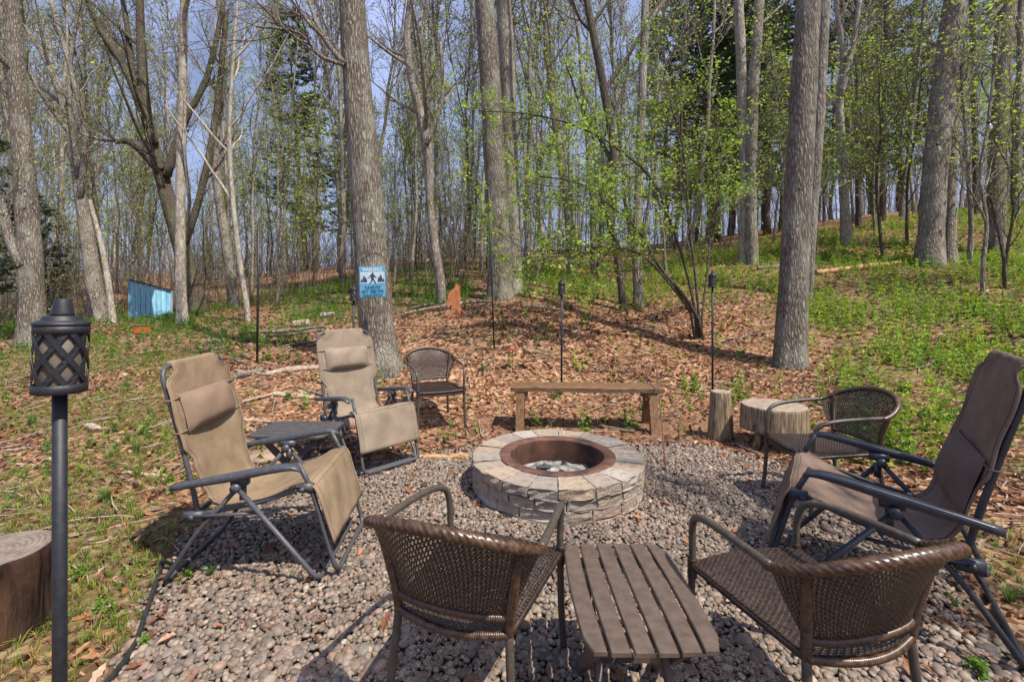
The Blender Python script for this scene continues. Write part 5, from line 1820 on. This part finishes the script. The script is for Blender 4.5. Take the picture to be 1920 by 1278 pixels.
def twig_debris():
    rng = np.random.default_rng(88)
    K = 1500
    Y = rng.uniform(2.2, 13, K) ; X = rng.uniform(-1.2, 1.2, K) * Y
    keep = pad_dist(X, Y) < -.05
    X, Y = X[keep], Y[keep]
    K = len(X)
    a = rng.uniform(0, 6.28, K); L = rng.uniform(.08, .5, K)
    P = np.zeros((K, 4, 3))
    for i, t in enumerate((-.5, -.15, .2, .5)):
        P[:, i, 0] = X + np.cos(a) * L * t + rng.normal(0, .012, K); P[:, i, 1] = Y + np.sin(a) * L * t + rng.normal(0, .012, K)
    P[:, :, 2] = hgt(P[:, :, 0], P[:, :, 1]) + rng.uniform(.008, .035, K)[:, None]
    V, F = tubes(P, rng.uniform(.002, .006, K)[:, None] * np.array([[1, .9, .7, .4]]) * (1 + .05 * Y[:, None]), 4)
    tag(mk('twig_debris', V, F, M['drift'], None, True), 'small fallen twigs strewn over the leaves', 'twigs', None, 'stuff')
twig_debris()

rock('rounded reddish rock beside the rear recliner leg', 652, 4.9, .12, .085, 1)
rock('flat tan rock slab under the dark side table', 500, 4.05, .22, .05, 2, .7)
rock('small brown rock at the leg of the back wicker chair', 860, 4.75, .035, .03, 3)

# ------------------------------------------------------------------ torches
def torch_meshes():
    out = {}
    r0, zb, zt = .0655, .0, .158
    mb = MB()
    mb.lathe([(.0625, zb), (r0, zb + .001), (r0, zb + .022), (.0632, zb + .022), (.0625, zb)], 36)
    out['band'] = mb.mesh('lantern_band', M['black_metal'])
    out['upper'] = MB().lathe([(.0625, zt - .018), (r0, zt - .018), (r0, zt), (.0625, zt), (.0625, zt - .018)], 36).mesh('upper_band', M['black_metal'])
    mb = MB()
    z0, z1 = zb + .02, zt - .016
    ns = 7
    for d in (-1, 1):
        for k in range(ns):
            a0 = 2 * math.pi * k / ns
            tot = (z1 - z0) * .9 / r0
            n = 10
            V = []
            ro = r0 - (.0012 if d > 0 else 0)
            for i in range(n):
                t = i / (n - 1)
                aw = .0088 / r0
                a = a0 + d * tot * t
                z = z0 + (z1 - z0) * t
                for da, rr_ in ((-aw, ro), (aw, ro), (aw, ro - .0022), (-aw, ro - .0022)):
                    V.append((rr_ * math.cos(a + da), rr_ * math.sin(a + da), z))
            i, j = np.meshgrid(np.arange(n - 1), np.arange(4), indexing='ij')
            F = np.stack([i * 4 + j, i * 4 + (j + 1) % 4, (i + 1) * 4 + (j + 1) % 4, (i + 1) * 4 + j], 2).reshape(-1, 4)
            mb.add(np.array(V), F)
    out['lattice'] = mb.mesh('lattice', M['black_metal'], False)
    out['can'] = MB().lathe([(.001, .004), (.054, .004), (.056, .012), (.056, zt - .012), (.001, zt - .010)], 24).mesh('oil_canister', M['canister'])
    out['lid'] = MB().lathe([(.001, zt + .001), (.066, zt + .001), (.068, zt + .004), (.0675, zt + .007), (.055, zt + .012), (.047, zt + .014), (.047, zt + .018), (.044, zt + .0185), (.044, zt + .023), (.027, zt + .024), (.001, zt + .024)], 36).mesh('lid', M['black_metal'])
    out['cap'] = MB().lathe([(.001, zt + .0245), (.0285, zt + .0245), (.0265, zt + .030), (.0195, zt + .061), (.018, zt + .063), (.001, zt + .0635)], 28).mesh('snuffer_cap', M['black_metal'])
    return out
TM = torch_meshes()
def torch(label, px, Y, ztop, lean=0.0, tm=TM):
    x = (px - 960) / FPX * Y
    zg = h1(x, Y)
    root = thing('garden_torch', label, 'torch', (x, Y, zg), random.uniform(0, 6.28) if Y > 2 else .35, 'black garden torches with lattice lanterns')
    zb = ztop - zg - .222
    lan = bpy.data.objects.new('lantern', tm['band']); COL.objects.link(lan); lan.parent = root; lan.location = (0, 0, zb)
    lan.rotation_euler = (0, R(1.6) if Y < 2 else 0, 0)
    lan.scale = (.77, .77, 1)
    for nm, key in (('upper_band', 'upper'), ('lattice', 'lattice'), ('oil_canister', 'can'), ('lid', 'lid'), ('snuffer_cap', 'cap')):
        o = bpy.data.objects.new(nm, tm[key]); COL.objects.link(o); o.parent = lan
    MB().tube(np.array([(0, 0, zb + .008), (0, 0, zb * .5), (0, 0, -.15)]), .0138, 14).build('pole', M['black_metal'], root)
torch('garden torch in the left foreground with its lattice lantern close up', 112, 1.09, 1.444)
torch('garden torch standing just left of the warning sign', 663, 6.2, 1.45 + 22 / FPX * 6.2)
torch('garden torch behind the middle of the bench', 1053, 6.4, 1.45 + 32 / FPX * 6.4)
torch('garden torch behind the pale post stump', 1336, 6.0, 1.45 + 48 / FPX * 6.0)

# string light posts, cord and bulbs
def lights():
    def post(label, px, py, Y, px0, r=.013):
        a = at(px, py, Y)
        b = gp(px0, Y, -.1)
        root = thing('light_post', label, 'post', (b[0], b[1], b[2] + .1), 0, 'thin black string light posts')
        c = np.array([b[0], b[1], b[2] + .1])
        MB().tube(np.array([b - c, (a + b) / 2 - c, a - c]), r, 8).build('rod', M['pole'], root)
        MB().tube(fillet([a - c + np.array([0, 0, -.01]), a - c + np.array([0, 0, .03]), a - c + np.array([.05, 0, .045])], .02, 4), .005, 6).build('hook', M['pole'], root)
        return a
    pa = post('tall thin black post left of the rear recliner', 485, 414, 7.0, 482, .018)
    pb = post('tall thin black post in front of the central dark oak', 916, 350, 7.2, 927, .013)
    tr = at(690, 415, 6.42)
    far = at(2010, 150, 4.9)
    mid = at(1720, 268, 6.0)
    def span(a, b, sag, n=30):
        t = np.linspace(0, 1, n)[:, None]
        p = a * (1 - t) + b * t
        p[:, 2] -= (sag * 4 * t * (1 - t))[:, 0]
        return p
    for label, paths, nb in (('string light cord with clear bulbs sagging from the central post towards the upper right', [span(pb, far, .78, 60)], 15),
                             ('string light cord stretched from the left post past the sign oak', [span(pa, tr, .03), span(tr, pb, .25)], 0)):
        c = paths[0][0].copy()
        root = thing('string_light', label, 'string light', c)
        mb = MB()
        for p in paths:
            mb.tube(p - c, .0045, 5)
        mb.build('cord', M['pole'], root)
        if nb:
            p = paths[0] - c
            for k in range(nb):
                q = p[int((k + .6) / nb * (len(p) - 1))]
                MB().lathe([(.001, 0), (.012, -.002), (.013, -.035), (.001, -.036)], 10, q).build('socket', M['pole'], root)
                MB().lathe([(.011, -.034), (.018, -.046), (.029, -.062), (.032, -.078), (.028, -.095), (.015, -.107), (.001, -.110)], 14, q).build('bulb', M['bulb'], root)
lights()

# ------------------------------------------------------------------ signs, cut-out, shed, small things
def text_mesh(s, size, parent, loc, mat, wmax=None, name='lettering'):
    cu = bpy.data.curves.new('tmp', 'FONT')
    cu.body = s
    cu.size = size
    cu.align_x = 'CENTER'
    cu.align_y = 'CENTER'
    cu.extrude = .0006
    cu.offset = .0012
    o = bpy.data.objects.new('tmp', cu)
    COL.objects.link(o)
    dg = bpy.context.evaluated_depsgraph_get()
    me = bpy.data.meshes.new_from_object(o.evaluated_get(dg))
    bpy.data.objects.remove(o)
    me.materials.clear()
    me.materials.append(M[mat])
    t = bpy.data.objects.new(name, me)
    COL.objects.link(t)
    t.parent = parent
    t.location = loc
    t.rotation_euler = (R(90), 0, 0)
    if wmax:
        xs = [v.co.x for v in me.vertices]
        sx = wmax / (max(xs) - min(xs))
        t.scale = (sx, 1, 1)
    return t

def plate(pts, th, y=0.0):
    """extruded outline in the x-z plane"""
    n = len(pts)
    V = np.array([(x, y, z) for x, z in pts] + [(x, y + th, z) for x, z in pts])
    F = [np.array([list(range(n))]), np.array([list(range(2 * n - 1, n - 1, -1))]), np.array([[(i + 1) % n, i, n + i, n + (i + 1) % n] for i in range(n)])]
    return V, F
WALK = [(.02, 1.0), (.085, .985), (.115, .94), (.115, .885), (.09, .85), (.15, .82), (.22, .70), (.33, .60), (.40, .545), (.38, .51), (.28, .545), (.18, .62), (.15, .52), (.13, .43), (.18, .30), (.25, .16), (.31, .05), (.34, .0), (.24, .0), (.20, .06), (.10, .22), (.02, .33), (-.06, .22),
        (-.16, .13), (-.24, .06), (-.27, .02), (-.21, -.005), (-.14, .03), (-.12, .07), (-.02, .17), (-.08, .30), (-.10, .42), (-.13, .55), (-.16, .64), (-.24, .56), (-.34, .46), (-.39, .45), (-.38, .49), (-.30, .57), (-.22, .69), (-.15, .80), (-.06, .86), (-.03, .90), (-.03, .95)]
def sign():
    Y = 6.30
    c = at(698.5, 528, Y)
    root = thing('warning_sign', 'blue metal warning sign fixed to the thick oak trunk', 'sign', c, 0)
    root.rotation_euler = (0, R(-1.5), R(2))
    W_, H_ = .352, .424
    MB().box((0, 0, 0), (W_, .004, H_)).build('panel', M['sign_blue'], root, False)
    MB().box((0, -.0035, .055), (W_ * .94, .002, H_ * .38)).build('picture_field', M['sign_pale'], root, False)
    text_mesh('WARNING!', .072, root, (0, -.006, H_ * .385), 'sign_white', W_ * .76)
    for s, z, wd in (('PLEASE DO', -.118, .58), ('NOT FEED THE', -.255, .84), ('SASQUATCH', -.385, .74)):
        text_mesh(s, .058, root, (0, -.006, H_ * (z - .06)), 'sign_text', W_ * wd)
    V, F = plate([(x * .155, z * .150 - .022) for x, z in WALK], .002, -.0075)
    mk('silhouette', V, F, M['sign_dark'], root, False)
    for x, s in ((-.145, .055), (-.112, .095), (-.088, .07), (.088, .075), (.115, .105), (.148, .06)):
        pts = []
        for k in range(4):
            pts += [(x - s * (.05 + .05 * k), s * (1 - k * .22)), (x - s * (.12 + .06 * k), s * (1 - k * .22) - s * .16)]
        pts += [(x - s * .04, s * .17), (x - s * .04, 0), (x + s * .04, 0), (x + s * .04, s * .17)]
        pts += [(2 * x - a, b) for a, b in pts[:8][::-1]]
        V, F = plate([(a, b - .012) for a, b in pts], .002, -.0075)
        mk('pine_silhouette', V, F, M['sign_dark'], root, False)
sign()

def cutout():
    p = gp(853, 9.2)
    root = thing('rusty_cutout', 'rust red metal cut-out of a walking hairy figure among the leaves', 'yard ornament', p, R(14))
    Hh = .72
    V, F = plate([(x * Hh, z * Hh - .02) for x, z in [(.03, 1.0), (.10, 1.01), (.15, .97), (.16, .91), (.13, .87), (.15, .80), (.15, .70), (.17, .60), (.15, .52), (.13, .44), (.18, .33), (.22, .20), (.26, .08), (.33, .0), (.20, -.01), (.15, .08), (.09, .22), (.03, .33),
        (-.04, .22), (-.12, .10), (-.17, .02), (-.22, .03), (-.19, .09), (-.11, .24), (-.09, .38), (-.11, .46), (-.16, .34), (-.21, .35), (-.22, .48), (-.20, .62), (-.17, .74), (-.10, .83), (-.02, .88), (.0, .94)]], .012)
    # shaggy, weathered outline
    mk('figure', V, F, M['rust'], root, False)
    MB().tube(np.array([(.05, .02, .3), (.05, .02, -.15)]), .012, 6).build('stake', M['rust'], root)
cutout()

def shed():
    Y = 16.5
    bx = (283 - 960) / FPX * Y
    zb = min(h1(bx - .7, Y), h1(bx + .7, Y)) - .22
    root = thing('blue_shed', 'small sky blue board shed with sloping roof among the trees', 'shed', (bx, Y, zb), R(37))
    W_, HL, HR, D = 1.17, 1.78, 1.42, 1.1
    nb = 8
    bw = W_ / nb
    for k in range(nb):
        x0 = -W_ / 2 + k * bw + .006; x1 = x0 + bw - .012
        h0 = HL + (HR - HL) * (x0 + W_ / 2) / W_; h2 = HL + (HR - HL) * (x1 + W_ / 2) / W_
        V = np.array([(x0, -.012, 0), (x1, -.012, 0), (x1, .012, 0), (x0, .012, 0), (x0, -.012, h0), (x1, -.012, h2), (x1, .012, h2), (x0, .012, h0)])
        V[:, 1] += random.uniform(-.006, .006)
        mk('board', V, np.array([[3, 2, 1, 0], [4, 5, 6, 7], [0, 1, 5, 4], [1, 2, 6, 5], [2, 3, 7, 6], [3, 0, 4, 7]]), M['shed'], root, False)
    MB().box((-W_ / 2 - .02, D / 2, HL / 2), (.03, D, HL)).build('side_wall', M['shed'], root, False)
    MB().box((W_ / 2 + .02, D / 2, HR / 2), (.03, D, HR)).build('side_wall', M['shed'], root, False)
    MB().box((0, D, HR / 2), (W_, .03, HR)).build('rear_wall', M['shed'], root, False)
    MB().box((0, .03, .7), (W_ * .98, .02, .08)).build('rail', M['shed'], root, False)
    a = math.atan2(HL - HR, W_)
    Mr = np.array([[math.cos(a), 0, math.sin(a)], [0, 1, 0], [-math.sin(a), 0, math.cos(a)]])
    MB().box((0, D / 2 - .02, (HL + HR) / 2 + .025), (W_ * 1.05, D + .1, .035), Mr).build('roof', M['edging'], root, False)
    # small orange marker sign
    p = gp(266, 11.0)
    r2 = thing('marker_sign', 'small orange board sign on a metal stake before the blue shed', 'sign', p)
    top = at(266, 619, 11.0)[2] - p[2]
    MB().box((0, 0, top), (.37, .02, .145)).build('board', M['orange'], r2, False)
    MB().box((.03, .016, top / 2 - .06), (.03, .008, top + .06)).build('stake', M['galv'], r2, False)
shed()

def small_things():
    # red flower ornament on a stake
    p = gp(961, 6.6)
    root = thing('flower_ornament', 'little red flower ornament on a thin stake behind the bench', 'ornament', p)
    MB().tube(np.array([(0, 0, -.05), (.005, 0, .2), (0, 0, .33)]), .005, 6).build('stake', M['pole'], root)
    mb = MB()
    for k in range(6):
        a = k * math.pi / 3
        V, F = ico(1)
        mb.add(V * np.array([.03, .03, .012]) + np.array([.03 * math.cos(a), .03 * math.sin(a), .34]), F)
    mb.build('flower_head', M['red'], root)
    # black edging strip along the left rim of the gravel
    pts = np.array([(-1.36, .9), (-1.47, 1.5), (-1.53, 1.82), (-1.66, 2.08), (-1.80, 2.33), (-1.9, 2.5)])
    P = smooth_path(np.c_[pts, np.zeros(len(pts))], 40)
    P[:, 2] = hgt(P[:, 0], P[:, 1]) + .012 + .008 * np.sin(np.linspace(0, 9, 40))
    V, F = tube(P, 1, 6)
    V = P[:, None] + (V.reshape(40, 6, 3) - P[:, None]) * np.array([.012, .012, .024])
    o = mk('edging_strip', V.reshape(-1, 3), F, M['edging'])
    tag(o, 'black plastic edging strip along the left rim of the gravel', 'edging')
small_things()

# single weeds and tufts one can pick out
def tuft(name, label, px, py, s, seed, kind='weed', group='single green weeds around the seating circle'):
    Y = FPX * CAM_H / (py - HOR)
    for _ in range(6):
        x = (px - 960) / FPX * Y
        Y = FPX * (CAM_H - h1(x, Y)) / (py - HOR)
    x = (px - 960) / FPX * Y
    rng = np.random.default_rng(seed + 700)
    if kind == 'grass':
        V, F = grass_blade_tmpl(46, seed, .9, 1.0, .022)
    else:
        Vs, Fs, o = [], [], 0
        for q in range(7):
            v, f = weed_tmpl(seed * 9 + q, 4 if kind == 'tall' else 3, 4, 1.5 if kind == 'tall' else .8)
            v = v * rng.uniform(.5, .8) + np.array([rng.normal(0, .15), rng.normal(0, .15), 0])
            Vs.append(v); Fs.append(f + o); o += len(v)
        V, F = np.concatenate(Vs), np.concatenate(Fs)
    base = np.array([(.19, .34, .05)]) if kind != 'grass' else np.array([(.14, .23, .05)])
    nq = len(V)
    c = base * rng.uniform(.7, 1.3, (nq, 1))
    o = mk(name, V * s, F, M['leaf'], None, False, c)
    o.location = (x, Y, h1(x, Y) + .01)
    tag(o, label, 'plant', group)
TF = [('in the gravel under the left recliner rear foot', 350, 1085, .09, 'weed'), ('at the gravel edge beside the near torch pole', 268, 1215, .07, 'weed'), ('in front of the left recliner armrest shadow', 505, 1000, .04, 'weed'),
      ('at the back wicker chair leg', 738, 715, .16, 'grass'), ('under the left half of the bench', 1052, 752, .2, 'grass'), ('under the middle of the bench', 1104, 790, .09, 'weed'), ('just behind the left bench leg', 985, 690, .22, 'weed'),
      ('left of the post stump torch', 1300, 735, .26, 'tall'), ('right of the post stump', 1385, 750, .24, 'tall'), ('at the foot of the thick grey trunk', 1510, 690, .22, 'tall'), ('behind the back right wicker chair', 1615, 690, .26, 'weed'),
      ('near the right recliner backrest', 1700, 745, .24, 'weed'), ('right of the back right wicker chair', 1765, 790, .2, 'weed'), ('in the gravel right of the front right wicker chair', 1790, 1140, .07, 'grass'), ('at the bottom right corner of the gravel', 1835, 1268, .10, 'weed'),
      ('in the grass at the right picture edge', 1895, 1130, .12, 'grass'), ('left of the bench among the leaves', 905, 745, .15, 'grass'), ('between bench and post stump', 1205, 770, .14, 'weed'), ('beside the centre torch pole', 1095, 690, .24, 'tall'),
      ('growing from the fire pit gravel edge', 1303, 822, .05, 'weed'), ('on the bank by the light post', 500, 690, .18, 'weed'), ('behind the rear recliner on the bank', 575, 680, .2, 'weed'), ('between the fallen logs', 540, 760, .14, 'weed'),
      ('left of the left recliner armrest', 255, 850, .14, 'grass'), ('below the lawn log', 240, 830, .12, 'grass'), ('on the bare lawn beside the near torch', 200, 940, .12, 'grass'), ('left of the left recliner hinge', 320, 905, .09, 'weed'), ('behind the near torch pole on the lawn', 60, 800, .16, 'grass'),
      ('at the gravel edge under the left recliner', 395, 1080, .07, 'grass'), ('by the left log', 150, 1085, .10, 'weed'), ('beside the edging strip', 190, 1150, .10, 'weed')]
for k, (lab, px, py, s, kd) in enumerate(TF):
    tuft('weed' if kd != 'grass' else 'grass_tuft', ('bright green leafy weed ' if kd != 'grass' else 'tuft of thin green grass ') + lab, px, py, s, k, kd)

# small bare tree standing right of the camera: its limbs throw the broken shade over the pit rim and the right of the gravel
def shade_tree():
    o = copy_tree(PROTO[4])
    o.name = 'woodland_tree'
    o.location = (4.75, .25, h1(4.75, .25) - .05)
    o.rotation_euler = (0, 0, 1.2)
    o.scale = (.52, .52, .52)
    tag(o, 'small bare tree just outside the right edge, shading the gravel', 'tree', 'bare trees of the wood behind')
shade_tree()

# look-alike trees that share a label are told apart by their order across the picture
def order_labels():
    by = {}
    st_ = sorted([o for o in bpy.data.objects if '_x' in o], key=lambda o: o['_x'])
    for k, o in enumerate(st_):
        o['label'] = ['leftmost', 'second from left', 'middle', 'second from right', 'rightmost'][k] + ' ' + o['label']
        del o['_x']
    for o in bpy.data.objects:
        if o.parent is None and 'label' in o and o.get('group') in ('bare trees of the wood behind', 'leafing understory trees'):
            by.setdefault(o['label'], []).append(o)
    num = ['leftmost', 'second', 'third', 'fourth', 'fifth', 'sixth', 'seventh', 'eighth']
    for lab, obs in by.items():
        if len(obs) < 2:
            continue
        obs.sort(key=lambda o: o.location.x / max(o.location.y, .1))
        for k, o in enumerate(obs):
            o['label'] = lab + (', leftmost such' if k == 0 else ', rightmost such' if k == len(obs) - 1 else f', {num[k]} such from left')
order_labels()
